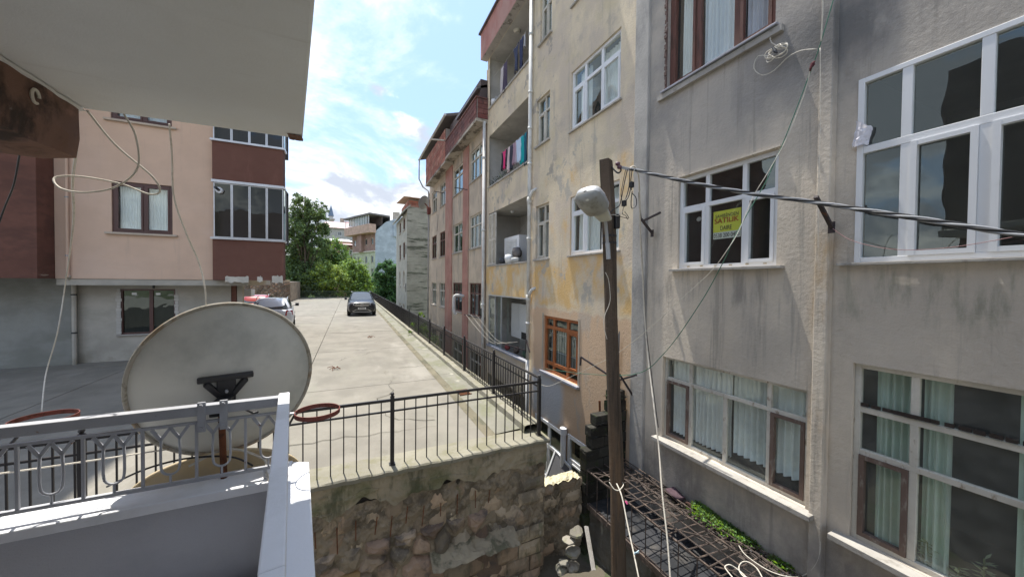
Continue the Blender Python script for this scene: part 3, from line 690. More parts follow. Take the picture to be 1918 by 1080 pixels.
for dx in (-.045, .045):
    b = MB().box(c0.x+dx-.016, c0.x+dx+.016, 2.262, 2.275, -.775, -.625); b.tube([(c0.x+dx, 2.26, -.755), (c0.x+dx, 2.25, -.755)], .009, 6); b.tube([(c0.x+dx, 2.26, -.64), (c0.x+dx, 2.25, -.64)], .009, 6)
    b.build('clamp', rail_paint, dl)
MB().tube([(c0.x+.0, 2.40, -.70), (c0.x+.01, 2.40, -1.09)], .016, 8).build('rusty_pole', rust, dl)
for dx, dz in ((-.06, -.11), (.06, -.1), (0, -.02)): MB().tube([c0+X_*dx+Z_*dz+L_*-.02, c0+X_*dx+Z_*dz+L_*-.045], .008, 6).build('bolt', grey_metal, dl)
d2, *_ = dish('satellite_dish', (-.74, 2.78, -1.33), .86, .72, .09, (-.1, .85, .52), dish_tan, dish_tan, 'tan satellite dish half hidden below the large grey dish')
MB().tube([(-.74, 2.78, -1.40), (-.74, 2.48, -1.4)], .02, 8).build('mount_arm', black_pl, d2)
wire('cable', [(-.78, 2.41, -1.0), (-.62, 2.44, -.95), (-.45, 2.4, -1.02), (-.42, 2.31, -1.05), (-.40, 2.27, -1.08), (-.37, 2.22, -1.2), (-.33, 2.19, -1.32)], .006, cable_w, 'thin grey cable drooping inside the balcony corner under the rail', 'cable')
wire('cable', [(-1.1, 2.42, -1.04), (-.95, 2.42, -.98), (-.78, 2.42, -.96), (-.6, 2.42, -.99), (-.5, 2.42, -1.06)], .005, cable_b, 'black cable arching round the foot of the rusty dish pole', 'cable')
wire('clothes_line', [(-3.3, 2.5, -.86), (-2.2, 2.5, -.905), (-1.5, 2.5, -.925), (-.9, 2.5, -.925)], .004, cable_w, 'thin white line strung across just outside the balcony railing', 'clothes line')
0 and wire('cable', [(-.255, 2.02, -1.078), (-.2, 1.98, -1.078), (-.17, 1.99, -1.078), (-.135, 1.93, -1.078)], .006, cable_al, 'thin grey wire lying over the sunlit white ledge', 'cable')
def pot_ring(label, cx, cy, r, arm):
    t = thing('pot_ring', label, 'pot holder', (cx, cy, -.75), 'iron pot rings on the balcony railing')
    b = MB(); n = 40; vs = []; 
    for k in range(n):
        a = 2*math.pi*k/n
        for rr, z in ((r, -.762), (r, -.738), (r-.004, -.738), (r-.004, -.762)): vs.append((cx+rr*math.cos(a), cy+rr*math.sin(a), z))
    b.add(vs, [(k*4+j, k*4+(j+1)%4, ((k+1)%n)*4+(j+1)%4, ((k+1)%n)*4+j) for k in range(n) for j in range(4)]); b.build('hoop', rust_red, t)
    MB().bar(arm[0], arm[1], .016, .008).build('arm', rust_red if len(arm) < 4 else white_p, t)
    MB().bar(arm[1], arm[2], .009).build('strut', black_iron, t)
pot_ring('red oxide iron pot ring on the right side of the balcony corner', -.165, 2.27, .115, ((-.335, 2.28, -.74), (-.275, 2.28, -.745), (-.335, 2.26, -.86), 1))
pot_ring('rusty iron pot ring left of the big dish, beyond the railing', -1.47, 2.72, .12, ((-1.45, 2.34, -.73), (-1.47, 2.60, -.75), (-1.45, 2.32, -.87)))
# ================================================================ peach and brown apartment block, left
pb = thing('apartment_building', 'peach and brown apartment block with a glazed balcony bay, left of the car park', 'building', (-6, 14.5, ZG))
F14, F138, F146 = FY(14.0), FY(13.8), FY(14.6)
def room(mb, fr, a0, a1, z0, z1, dep=3):
    for q in (((a0,z0,-dep),(a1,z0,-dep),(a1,z1,-dep),(a0,z1,-dep)), ((a0,z0,-.2),(a0,z0,-dep),(a0,z1,-dep),(a0,z1,-.2)), ((a1,z0,-.2),(a1,z0,-dep),(a1,z1,-dep),(a1,z1,-.2)), ((a0,z0,-.2),(a1,z0,-.2),(a1,z0,-dep),(a0,z0,-dep)), ((a0,z1,-.2),(a1,z1,-.2),(a1,z1,-dep),(a0,z1,-dep))):
        mb.add([fr(*p) for p in q], [(0, 1, 2, 3)])
b = MB(); hp = [(-6.2, -4.87, 1.33, 2.8), (-6.2, -4.87, 4.55, 6.0), (-6.2, -4.87, 7.7, 9.1)]
wallmesh(b, F14, -7.33, -3.86, -.02, 9.5, hp, .16)
b.add([(-7.33, 14, -.02), (-3.86, 14, -.02), (-3.86, 14.7, -.02), (-7.33, 14.7, -.02)], [(0, 1, 2, 3)])
b.build('facade_wall', peach, pb)
b = MB(); b.prism([(-3.86, 14.2), (-2.08, 14.2), (-2.35, 16), (-3.86, 17.7)], -.019, 9.5); b.box(-14, -3.8, 14.61+3.2, 24, -.019, 9.5); b.box(-14, -6.4, 17.81, 24, ZG, -.02); b.box(-14, -3.62, 17.6, 17.8, ZG, -.02) if 0 else b.box(-14, -5.6, 17.5, 17.8, ZG, -.02); b.prism([(-14, 13.85), (-2.0, 13.85), (-2.45, 17), (-3.6, 24), (-14, 24)], 9.5, 9.7)
b.build('block_body', peach, pb)
b = MB(); b.box(-14, -7.335, 13.4, 17, -.02, 9.6); b.build('brown_wall', brown_l, pb)
gl_ = MB(); wallmesh(gl_, F146, -7.2, -3.6, ZG-.1, .02, [(-6.3, -5.02, -1.7, -.32)], .14); gl_.build('ground_wall', cement_b, pb)
MB().box(-16, -7.2, 14.5, 15, ZG-.1, .0).build('ground_wall', cement_l, pb)
MB().box(-7.32, -3.0, 14.02, 17.5, -.2, -.03).build('floor_slab', cement_b, pb)
b = MB(); 
for h in hp: room(b, F14, h[0]-.3, h[1]+.3, h[2]-.6, h[3]+.3, 2.5)
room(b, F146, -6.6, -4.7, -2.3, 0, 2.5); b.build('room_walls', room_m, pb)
for h in hp[:2]: window(pb, F14, h[0], h[1], h[2], h[3], [(0, 1, [.52])], brown_frame, G_near, .1, .08, .07, sash={(0, 0), (0, 1)}, sill=(.09, .06, .12), silm=mat('beige_sill', (.5, .42, .34), .85))
window(pb, F146, -6.3, -5.02, -1.7, -.32, [(0, 1, [.54])], brown_frame, G_dark, .08, .05, .09, sill=(.06, .04, .08), silm=stone_sill)
b = MB(); o_ = 3
for (a0, a1, z0, z1, n) in ((-6.36, -6.3, -1.68, -.3, 14), (-5.02, -4.97, -1.68, -.3, 14)):
    for k in range(n):
        z = z0+(z1-z0)*k/n; e = random.uniform(0, .04); fbox(b, F146, a0-e, a1+e, z, z+(z1-z0)/n*.9, .0, .012)
b.build('mortar_edge', mat('raw_mortar', (.5, .48, .44), .95, bump=.5), pb, kind='stuff')
for i_, (a, z) in enumerate(((-6.0, -.46), (-5.45, -.47))):
    c = F146(a, z, -.052); tag(MB().box(c[0]-.06, c[0]+.05, c[1]-.004, c[1]+.002, c[2]-.04, c[2]+.03).build('sticker', mat('paper_white', (.8, .8, .8), .8)), 'white sticker left on the %s dark pane of the ground window' % ('left' if i_ == 0 else 'right'), 'sticker')
MB()
curtain(F14, -6.1, -4.95, 1.42, 2.72, -.22, sheer, 'white sheer curtain behind the brown two-pane window of the peach wall', 18, .025)
curtain(F14, -6.1, -4.95, 4.62, 5.9, -.22, sheer_blue, 'pale curtain in the brown window cut off by the soffit', 18, .025)
# bay with glazed balconies
lv = [(-.02, 1.25), (3.09, 4.28), (6.1, 7.3), (9.2, 9.5)]
for z0, z1 in lv:
    b = MB().box(-3.86, -2.0, 13.8, 14.195, z0, z1); b.build('bay_parapet', brown_r, pb)
for z0, z1 in ((1.25, 3.09), (4.28, 6.1), (7.3, 9.2)):
    t = MB(); t.box(-3.9, -1.95, 13.74, 14.19, z0+.0, z0+.06); t.build('bay_sill', alu, pb)
    t = MB(); t.box(-3.88, -1.97, 13.76, 14.18, z1-.08, z1-.002); t.build('bay_head', alu, pb)
    for k in range(4):
        x0 = -3.84+k*.46; w = window(pb, F138, x0, x0+.455, z0+.06, z1-.08, [(0, 1, [])], alu, glass('glass_bay', (.16, .17, .22), .045), .06, .028, ft=.035)
    for k in range(1): MB().add([(-1.99, 13.85, z0+.06), (-1.99, 14.16, z0+.06), (-1.99, 14.16, z1-.08), (-1.99, 13.85, z1-.08)], [(0, 1, 2, 3)]).build('side_pane', G_dark, pb, recalc=False)
    MB().box(-2.0, -1.975, 14.16, 14.19, z0+.06, z1-.08).build('side_post', alu, pb)
    b = MB(); room(b, F138, -3.83, -2.0, z0, z1, 1.1); b.f = [f for i, f in enumerate(b.f) if i != 2]; b.mi = b.mi[:len(b.f)]; b.build('balcony_room', room_m, pb)
wb = MB(); wb.box(-3.2, -3.1, 14.5, 14.62, 1.35, 2.6); wb.box(-2.9, -2.3, 14.4, 14.7, 1.32, 1.9); wb.build('stored_shelf', room_lt); wb = sc.objects['stored_shelf']; tag(wb, 'pale shelf and box stored inside the glazed brown bay', 'shelf')
b = MB(); b.tube([(-3.68, 13.86, 2.76), (-3.68, 13.72, 2.76)], [.09, .09], 16); b.build('flue_plate', white_p, pb); MB().tube([(-3.68, 13.73, 2.76), (-3.72, 13.55, 2.80)], .04, 10).build('flue_pipe', black_pl, pb)
b = MB()
for (a0, a1, z0, z1) in ((-3.55, -2.95, -.09, .09), (-2.72, -2.58, -.07, .10), (-2.32, -2.02, -.1, .13)):
    b.grid(lambda u, v: F138(a0+(a1-a0)*u+.03*nz((u*4, v, 1)), z0+(z1-z0)*v+.06*nz((u*3+a0, v*4, 5), 2), .006), 12, 5)
b.build('peeled_patch', mat('bare_plaster', (.55, .52, .46), .95), pb, kind='stuff')
# pipes on the block
MB().tube([(-7.06, 13.93, .02), (-7.06, 13.93, 9.5)], .035, 8).build('drain_pipe', peach, pb)
for z in (.6, 2.2, 3.6): MB().tube([(-7.06, 13.93, z), (-7.06, 13.93, z+.03)], .043, 8).build('pipe_clip', grey_metal, pb)
MB().tube([(-7.06, 13.93, .05), (-7.08, 14.1, -.05), (-7.14, 14.3, -.15), (-7.2, 14.45, -.22), (-7.2, 14.45, ZG)], .05, 8).build('soil_pipe', cement_b, pb)
for z in (-.5, -1.6): MB().tube([(-7.2, 14.45, z), (-7.2, 14.45, z+.04)], .064, 8).build('pipe_clip', black_pl, pb)
MB().tube([(-7.1, 14.5, -.12), (-6.6, 14.5, -.1), (-3.6, 14.5, -.13)], .035, 8).build('waste_pipe', black_pl, pb)
MB().tube([(-5.5, 14.5, -.1), (-5.5, 14.5, -.3)], .03, 8).build('waste_pipe', black_pl, pb)
for x, m in ((-3.85, cement_b), (-3.62, brown_r), (-3.45, cement_b)): MB().box(x, x+.15, 14.65, 14.85, ZG, -.2).build('column', m, pb)
b = MB().box(-14, -3.85, 9.3, 14, 8.6, 17); b.build('upper_bay', peach, pb)  # unseen overhead block, added to cast the shade on the left of the lot
MB().box(ay(443, 550, 17).x, ay(470, 550, 17).x, 17, 17.6, ay(455, 555, 17).z, ay(455, 542, 17).z).build('vent_box', white_p, pb)
# hanging white cables in front of it
wire('cable', [(-1.24, 2.60, .87), (-1.18, 2.7, .74), (-1.05, 2.75, .60), (-1.03, 2.8, .525), (-1.08, 2.8, .50), (-1.2, 2.8, .545), (-1.34, 2.75, .555), (-1.42, 2.72, .53), (-1.38, 2.68, .47), (-1.28, 2.66, .455), (-1.16, 2.66, .50), (-1.08, 2.68, .62), (-1.07, 2.64, .78), (-1.10, 2.60, .88)], .005, cable_w, 'looped white cable dangling from the soffit beam end', 'cable', 10)
wire('cable', [tuple(at(u, v, d)) for u, v, d in ((317, 232, 2.6), (322, 290, 2.7), (326, 370, 2.8), (350, 440, 2.9), (372, 490, 3.0), (384, 540, 3.0), (386, 580, 3.0))], .006, cable_w, 'white cable hanging straight down past the window to the dish', 'cable')
wire('cable', [tuple(at(u, v, d)) for u, v, d in ((143, 283, 2.33), (136, 345, 2.5), (137, 420, 3), (124, 520, 5), (108, 620, 5), (86, 700, 5), (78, 770, 4.5))], .007, cable_w, 'beige cable hanging along the drain pipe and swinging towards the railing', 'cable')
wire('cable', [tuple(at(u, v, d)) for u, v, d in ((38, 280, 2.2), (26, 345, 2.3), (8, 390, 2.4), (-10, 440, 2.4))], .005, cable_b, 'thin dark cable against the brown wall under the beam', 'cable')

# ================================================================ grey rendered building, right foreground
gmat = mat('grey_render', (.67, .59, .485), .93, [((.47, .42, .355), (.55, .7, .5), .46, .66, .8), ((.60, .53, .43), (1.2, 1.6, .6), .54, .70, .6), ((.22, .205, .185), (3, 4, .5), .53, .70, .65), ((.29, .275, .26), (.7, .8, .9), .22, .60, .88, (1.75, 9, .5)), ((.50, .45, .39), (.5, .9, .35), .46, .60, .55), ((.27, .25, .22), (6, 9, .35), .54, .66, .55),
    ((.13, .13, .13), (1.5, 1.5, .6), .40, .56, .75, (2.35, 3.05, .22), (-1, 2.5, .35)), ((.15, .15, .15), (2, 2, 1), .38, .6, .6, (2.2, 5, .4), (1.7, 2.15, .25)), ((.40, .26, .12), (3, 3, .8), .52, .66, .7, (-2, 3, .8), (1.98, 2.12, .1)),
    ((.17, .16, .15), (4, 5, .7), .44, .62, .6, (-.25, .2, .15), (2.2, 4.2, .2)), ((.16, .18, .13), (4, 5, 1), .46, .62, .55, (-.35, .18, .2), (-3, 1.9, .2)), ((.13, .125, .12), (1.4, 2, 1.2), .36, .62, .7, (-6, -2.75, .3)), ((.24, .23, .22), (1, 1, 1), .3, .6, .5, (-3.4, -2.6, .3))],
    bump=.75, bscale=20, var=.05)
gb = thing('apartment_building', 'grey rendered apartment block with white framed windows, right foreground', 'building', (6, 0, -5))
FG, FG2 = FX(4.7), FX(4.74)
w1 = (2.60, 4.21, 3.14, 4.75); w2 = (2.53, 3.95, .235, 1.645); w3 = (2.175, 4.20, -2.535, -1.195)
w4 = (-.6, 1.82, .235, 2.10); w5 = (-.4, 1.805, -2.62, -.80)
b = MB(); wallmesh(b, FG, 2.0, 4.87, -5.2, 8, [w1, w2, w3, (2.5, 3.95, 6.0, 7.5)], .2); wallmesh(b, FG2, -8, 1.995, -5.2, 8, [w4, w5, (-.4, 1.8, 3.2, 5)], .2)
b.add([(4.7, 2.0, -5.2), (4.74, 1.995, -5.2), (4.74, 1.995, 8), (4.7, 2.0, 8)], [(0, 1, 2, 3)])
b.build('facade_wall', gmat, gb)
bp_ = MB(); fbox(bp_, FG, 2.0, 2.125, -5.2, 9, -.02, .045); bp_.build('pilaster', gmat, gb, bevel=.012)
bp_ = MB(); fbox(bp_, FG, 4.56, 4.87, -5.2, 9, -.01, .06); bp_.build('pilaster', mat('pilaster_grey', (.42, .40, .37), .93, [((.20, .2, .2), (1, 1.5, .5), .46, .64, .7), ((.42, .4, .35), (2, 3, 1), .56, .7, .5)], bump=.6, bscale=20), gb, bevel=.012)
b = MB(); b.box(5.0, 12, 4.86, 4.88, -5.2, 8); b.box(7.6, 12, -8, 4.88, -5.2, 8); b.box(4.76, 12, -8, 4.88, 8, 8.2); b.box(4.76, 12, -8.1, -8, -5.2, 8); b.build('block_body', gmat, gb)
b = MB()
for h in (w1, w2, w3): room(b, FG, h[0]-.15, h[1]+.15, h[2]-.7, h[3]+.25, 2.8)
for h in (w4, w5): room(b, FG2, h[0]-.15, h[1]+.12, h[2]-.7, h[3]+.25, 2.8)
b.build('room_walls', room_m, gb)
dkw = mat('dark_wood_frame', (.15, .105, .085), .7, [((.30, .27, .23), (12, 12, 4), .52, .64, .8)], bump=.2)
sl_ = dict(sill=(.07, .035, .1), silm=sill_al)
fr1 = lambda *a: [(x-4.21)/(2.60-4.21) for x in a]
W1 = window(gb, FG, 4.21, 2.60, 3.14, 4.75, [(0, 1, fr1(3.70, 3.11))], brown_wood, G_near, .12, .07, .09, sash={(0, 0), (0, 2)}, sill=(.09, .03, .06), silm=sill_al)
b = MB(); fbox(b, FG, 2.5, 4.36, 3.02, 3.10, 0.001, .06); b.build('old_sill', stone_sill, W1)
b = MB()
for k in range(34):
    z = 3.1+k*.05; e = random.uniform(.02, .06); fbox(b, FG, 4.21, 4.21+e, z, z+.055, .002, random.uniform(.008, .03))
b.build('broken_render_edge', mat('broken_render', (.13, .085, .075), .95, [((.3, .27, .25), (12, 12, 12), .55, .65, .7)], bump=.8), W1)
W2 = window(gb, FG, 3.95, 2.53, .235, 1.645, [(0, .66, [.325, .70]), (.66, 1, [.325, .70])], pvc, G_near, .10, .055, .06, sash={(0, 0), (0, 2)}, sill=(.085, .04, .09), silm=stone_sill)
b = MB()
for k in range(6): fbox(b, FG, 3.80-k*.22, 3.76-k*.22, .262, .272, -.042, -.034)
b.build('drain_slots', mat('slot_brown', (.35, .26, .12), .8), W2)
b = MB(); fbox(b, FG, 2.5, 3.98, 1.655, 1.675, .0, .03); b.build('drip_lintel', gmat, W2)
W3 = window(gb, FG, 4.20, 2.175, -2.535, -1.195, [(0, .73, [.235, .505, .785]), (.73, 1, [.235, .785])], old_white, G_old, .12, .045, .05, sash={(0, 0), (0, 3)}, smat=dkw, sill=(.13, .06, .1), silm=stone_sill)
W4 = window(gb, FG2, 1.82, -.6, .235, 2.10, [(0, .61, [.145, .335, .62]), (.61, 1, [.145, .335, .62])], pvc, G_near, .05, .05, .07, sash={(0, 1), (0, 2)}, sill=(.07, .03, .12), silm=stone_sill)
W5 = window(gb, FG2, 1.805, -.4, -2.62, -.80, [(0, .50, [.195]), (.50, .74, [.195]), (.74, 1, [.195])], old_white, G_old, .1, .05, .055, sash={(0, 0)}, smat=dkw, sill=(.14, .06, .12), silm=stone_sill)
b = MB()
for k in range(26): fbox(b, FG2, 1.75-k*.08, 1.75-k*.08-random.uniform(.05, .08), -1.235-.0, -1.20, -.045, -.03+random.uniform(-.005, .008))
b.build('rotten_putty', mat('rotten_wood', (.045, .035, .03), .95, [((.3, .28, .25), (14, 14, 14), .58, .66, .7)], bump=.6), W5, kind='stuff')
# for-sale sign
sg = thing('sale_sign', 'yellow for sale poster reading SATILIK inside the middle pane', 'poster', (4.79, 3.22, .66))
MB().box(4.788, 4.792, 3.022, 3.418, .74, 1.04).build('sheet', mat('poster_yellow', (.72, .72, .08), .7, var=.03), sg)
MB().box(4.788, 4.792, 3.022, 3.418, .645, .739).build('strip', mat('poster_white', (.72, .74, .68), .7, var=.03), sg)
def text(s, parent, m, y_right, z, h, wid, x=4.786, name='lettering'):
    cu = bpy.data.curves.new('t', 'FONT'); cu.body = s; cu.size = 1; cu.extrude = .004
    o = bpy.data.objects.new('t', cu); sc.collection.objects.link(o); bpy.context.view_layer.update()
    me = bpy.data.meshes.new_from_object(o.evaluated_get(bpy.context.evaluated_depsgraph_get())); bpy.data.objects.remove(o)
    xs = [v.co.x for v in me.vertices]; ys = [v.co.y for v in me.vertices]; w = max(xs)-min(xs); hh = max(ys)-min(ys); x0 = min(xs); yy = min(ys); og = root_org(parent)
    for v in me.vertices:
        a = (v.co.x-x0)/w*wid; c = (v.co.y-yy)/hh*h; v.co = (x-v.co.z*.2-og.x, y_right-a-og.y, z+c-og.z)
    me.materials.append(m); q = bpy.data.objects.new(name, me); sc.collection.objects.link(q); q.parent = parent; return q
ink = mat('ink_black', (.03, .03, .03), .7); inkr = mat('ink_red', (.65, .12, .03), .7)
text('SAHIB\u0130NDEN', sg, ink, 3.385, .945, .062, .33); text('SATILIK', sg, inkr, 3.395, .865, .07, .345); text('DAIRE', sg, ink, 3.31, .765, .06, .165); text('0538 200 0485', sg, ink, 3.408, .662, .06, .37)
for d_ in ((.002, 0), (-.002, .002)): text('SATILIK', sg, inkr, 3.395+d_[0], .865+d_[1], .07, .345, 4.7855)
# curtains inside the grey block
curtain(FG, 4.02, 3.78, 3.1, 4.75, -.16, sheer, 'white net curtain in the left pane of the top brown window', 5, .03)
curtain(FG, 3.66, 3.05, 3.1, 4.75, -.165, sheer_blue, 'bluish net curtain filling the wide middle pane of the top brown window', 9, .03)
curtain(FG, 3.02, 2.62, 3.1, 4.75, -.16, mat('curtain_mauve', (.56, .58, .68), .9, trans=.12), 'mauve patterned net curtain in the right pane of the top brown window', 6, .03)
curtain(FG, 4.08, 3.12, -2.42, -1.2, -.155, sheer, 'white curtain in the left half of the lower five-light window', 14, .04)
curtain(FG, 3.1, 2.2, -2.34, -1.2, -.165, mat('curtain_pale', (.86, .90, .88), .9, trans=.12), 'pale grey-green curtain in the right half of the lower five-light window', 11, .035)
curtain(FG2, 1.66, 1.41, -2.62, -.80, -.14, sheer_green, 'green curtain with white floral hem in the old window left light', 5, .035)
curtain(FG2, 1.34, 1.17, -2.62, -.80, -.145, sheer_green, 'narrow green curtain strip just right of the old window mullion', 3, .03)
curtain(FG2, .82, .40, -2.62, -.80, -.145, sheer_green, 'green curtain at the right picture edge in the old window', 6, .035)
b = MB().box(4.95, 5.15, 2.22, 3.55, -2.6, -2.33); b.box(4.96, 5.15, 2.24, 3.53, -2.33, -2.30)
tag(b.build('sofa_back', black_pl, bevel=.01), 'black sofa back showing behind the lower window glass', 'sofa')
pl = thing('potted_plant', 'pale leafed plant standing inside the old window bottom', 'plant', (4.9, .95, -2.75))
lf = MB(); random.seed(11)
for k in range(5):
    c = Vector((4.9, 1.30-k*.16, -2.75)); top = c+Vector((-.03, random.uniform(-.06, .06), random.uniform(.25, .48))); MB().tube([c, top], .006, 4).build('stem', mat('stem_green', (.12, .16, .07), .8), pl)
    for j in range(26):
        t = random.random(); p = c.lerp(top, .3+.7*t); a = random.uniform(0, 6.28); d = Vector((math.cos(a)*.3, math.sin(a), random.uniform(-.2, .7))).normalized(); l = random.uniform(.05, .09); n = d.cross(Vector((0, .3, 1))).normalized()*.016
        lf.add([p, p+d*l*.5+n, p+d*l, p+d*l*.5-n], [(0, 1, 2, 3)])
lf.build('leaves', mat('leaf_pale', (.30, .36, .24), .8), pl, recalc=False)
# small things in / on windows
MB()
hk = MB(); hk.tube([(4.95, 3.78, 1.0), (4.9, 3.74, 1.0)], .03, 8); hk.tube([(4.9, 3.74, 1.0), (4.86, 3.70, 1.0)], [.02, .03], 8); tag(hk.build('lamp', pvc), 'small white lamp fitting seen inside the left light of the sign window', 'lamp')
fl = MB().grid(lambda u, v: (4.712-.03*math.sin(u*4)-.012*nz((u*4, v*6, 1), 2), 1.85-.12*u-.03*v, 1.42+.26*v*(1-.4*u)+.03*nz((u*5, v*5, 3))), 8, 10); roughen(fl, .012, 14); 
tag(fl.build('plastic_scrap', mat('plastic_white', (.75, .74, .8), .5, trans=.3)), 'torn scrap of white plastic stuck to the left frame of the big upper window', 'plastic scrap')

# brackets and wires on the grey block
def bracket(label, root, tip, side=None, brace=None, m=rebar_m):
    t = thing('wall_bracket', label, 'bracket', root); MB().bar(root, tip, .035, .03).build('arm', m, t)
    MB().box(root[0]-.012, root[0]-.001, root[1]-.03, root[1]+.03, root[2]-.06, root[2]+.06).build('base_plate', m, t)
    if side: MB().bar(side[0], side[1], .028, .028).build('cross_arm', m, t)
    if brace: MB().bar(brace[0], brace[1], .03, .006).build('upright', m, t)
    return t
dkm = mat('bracket_paint', (.05, .04, .042), .7, [((.14, .06, .03), (12, 12, 12), .58, .68, .8)])
bracket('rusted bracket arm carrying the twisted power cable between two windows', ax(1558, 426, 4.655), tuple(ax(1528, 368, 4.25)), m=dkm)
bracket('forked old clothes-line bracket left of the sign window', tuple(ax(1222, 437, 4.63)), tuple(ax(1201, 410, 4.4)), (tuple(ax(1204, 414, 4.42)), tuple(ax(1237, 398, 4.42))), (tuple(ax(1201, 412, 4.4)), tuple(ax(1198, 388, 4.4))), m=dkm)
st = MB().grid(lambda u, v: (4.698, 4.42-.012+.03*u, .80-.5*v), 2, 4)
# twisted cable
pa = Vector(at(1180, 316, 4.55)); pbk = Vector(ax(1533, 380, 4.23)); pe = Vector(ax(1918, 441, 4.25)); pe2 = pbk+(pe-pbk)*1.8+Vector((0, 0, -.02))
path = spline([pa, pa.lerp(pbk, .35)+Vector((0, 0, -.03)), pa.lerp(pbk, .7)+Vector((0, 0, -.03)), pbk, pe, pe2], 26)
tc_ = thing('power_cable', 'thick twisted power cable sagging from the pole across the grey facade', 'cable', pa)
for k in range(4):
    pts = []; 
    for i, p in enumerate(path):
        d = (path[min(i+1, len(path)-1)]-path[max(i-1, 0)]).normalized(); x = d.cross(Vector((0, 0, 1))).normalized(); y = x.cross(d); l = (p-path[0]).length; a = l*11+k*math.pi/2
        pts.append(p+(x*math.cos(a)+y*math.sin(a))*.0125)
    MB().tube(pts, .0105, 6).build('strand', cable_al if k in (0, 2) else cable_b, tc_, smooth=True)
wire('cable', [(4.32, 2.06, 5.5), (4.60, 2.10, 3.4), tuple(at(1542, 0, 4.0)), tuple(at(1540, 60, 4.1)), tuple(at(1538, 78, 4.15))][2:] and [tuple(at(1541, -60, 3.5)), tuple(at(1541, 20, 3.55)), tuple(at(1538, 78, 3.6))], .006, cable_w, 'white wire dropping from above to the knot on the green wire', 'cable')
gw = [(1572, -40, 3.5), (1538, 78, 3.6), (1516, 140, 3.7), (1470, 260, 3.85), (1450, 305, 3.9), (1432, 345, 3.95), (1400, 400, 4.0), (1372, 452, 4.0), (1355, 490, 4.1), (1310, 570, 4.4), (1245, 660, 5.0), (1190, 700, 5.6), (1100, 700, 7), (1020, 690, 8)]
wire('cable', [tuple(at(*g)) for g in gw], .0055, cable_g, 'long dark green wire running diagonally down across the sign window', 'cable')
wire('cable', [tuple(at(*g)) for g in [(1518, 130, 3.68), (1505, 180, 3.75), (1472, 262, 3.84), (1440, 320, 3.9), (1410, 370, 3.98), (1385, 430, 3.98), (1362, 468, 4.0), (1330, 510, 4.2), (1276, 560, 4.6), (1210, 620, 5.2), (1150, 665, 6.2), (1080, 700, 7.4), (1030, 722, 8), (1010, 718, 8.2)]], .004, cable_w, 'white clothes wire sweeping down from the knot to the yellow building', 'cable')
kn = MB(); c = Vector(at(1521, 120, 3.66))
for k in range(5): kn.tube([c, c+Vector((random.uniform(-.03, .03), random.uniform(-.02, .04), random.uniform(-.07, .03)))], [.016, .008], 6)
tag(kn.build('rag_knot', mat('rag_maroon', (.10, .03, .035), .9)), 'small dark red rag knotted on the wires near the top', 'rag')
# coil of white cable under the top window
cp_ = []; c = Vector(ax(1455, 98, 4.62))
for k in range(70):
    a = k*.42; r = .085+.03*math.sin(k*.9)+.02*math.sin(k*.23); cp_.append(c+Vector((.02*math.sin(k), -math.cos(a)*r, math.sin(a)*r*.75)))
cp_ = [tuple(ax(1443, 62, 4.66)), tuple(ax(1445, 80, 4.64))]+cp_+[tuple(ax(u, v, 4.66)) for u, v in ((1420, 105), (1412, 128), (1428, 141), (1450, 132), (1475, 108), (1500, 95), (1530, 92))]
wire('cable_coil', cp_, .0048, cable_w, 'loose coil of white cable tied below the corner of the top brown window', 'cable', 3)
tag(MB().tube([c+Vector((-.03, .03, .07)), c+Vector((-.03, .0, .0)), c+Vector((-.035, -.02, -.03))], [.012, .02, .01], 8).build('cable_tie', cable_b), 'black tape bundle round the white cable coil', 'tape')
wire('cable', [tuple(ax(u, v, 4.62)) for u, v in ((1536, 90), (1537, 200), (1534, 350), (1532, 470))], .003, cable_w, 'thin pale wire stapled vertically beside the pilaster', 'cable')
wire('cable', [tuple(ax(u, v, 4.6)) for u, v in ((1560, 428), (1590, 448), (1640, 462), (1700, 468), (1790, 462), (1918, 440))], .003, mat('cable_pinkish', (.35, .2, .2), .7), 'thin pinkish wire hanging in front of the big upper window', 'cable')
# long vertical wires from the pole bundle down the wall
wire('cable', [tuple(at(*g)) for g in [(1176, 318, 4.6), (1188, 312, 4.7), (1196, 330, 4.8), (1198, 370, 5.0), (1200, 450, 5.3), (1204, 520, 5.5), (1208, 600, 5.6), (1215, 680, 5.5), (1226, 770, 5.2), (1234, 840, 5.0), (1240, 920, 4.7), (1250, 1010, 4.4), (1256, 1090, 4.2)]], .011, cable_w, 'thick white cable arching off the pole top and running down the wall corner', 'cable', 10)
wire('cable', [tuple(at(*g)) for g in [(1196, 360, 5.0), (1201, 450, 5.35), (1206, 540, 5.55), (1210, 610, 5.6), (1218, 680, 5.5), (1229, 770, 5.2), (1233, 800, 5.1)]], .006, cable_b, 'thin black cable clipped alongside the thick white one', 'cable')
wire('washing_line', [tuple(at(*g)) for g in [(1155, 905, 4.25), (1165, 930, 4.1), (1176, 985, 3.9), (1188, 1040, 3.7), (1200, 1100, 3.5)]], .008, cable_w, 'white plastic washing line tied to the pole and coming down towards us', 'washing line')
wire('washing_line', [tuple(at(*g)) for g in [(1141, 902, 4.33), (1150, 915, 4.28), (1160, 917, 4.28), (1168, 906, 4.4), (1160, 900, 4.7), (1142, 898, 4.6)]], .006, cable_w, 'twisted white cord looped round the lower pole', 'cord')
b = MB(); c = Vector(at(1171, 938, 4.06))
for k in range(4): b.tube([c, c+Vector((random.uniform(-.01, .05), random.uniform(-.03, .03), random.uniform(-.03, .03)))], .005, 5)
tag(b.build('ribbon', mat('pink', (.7, .12, .3), .6)), 'pink ribbon knotted on the white washing line', 'ribbon')
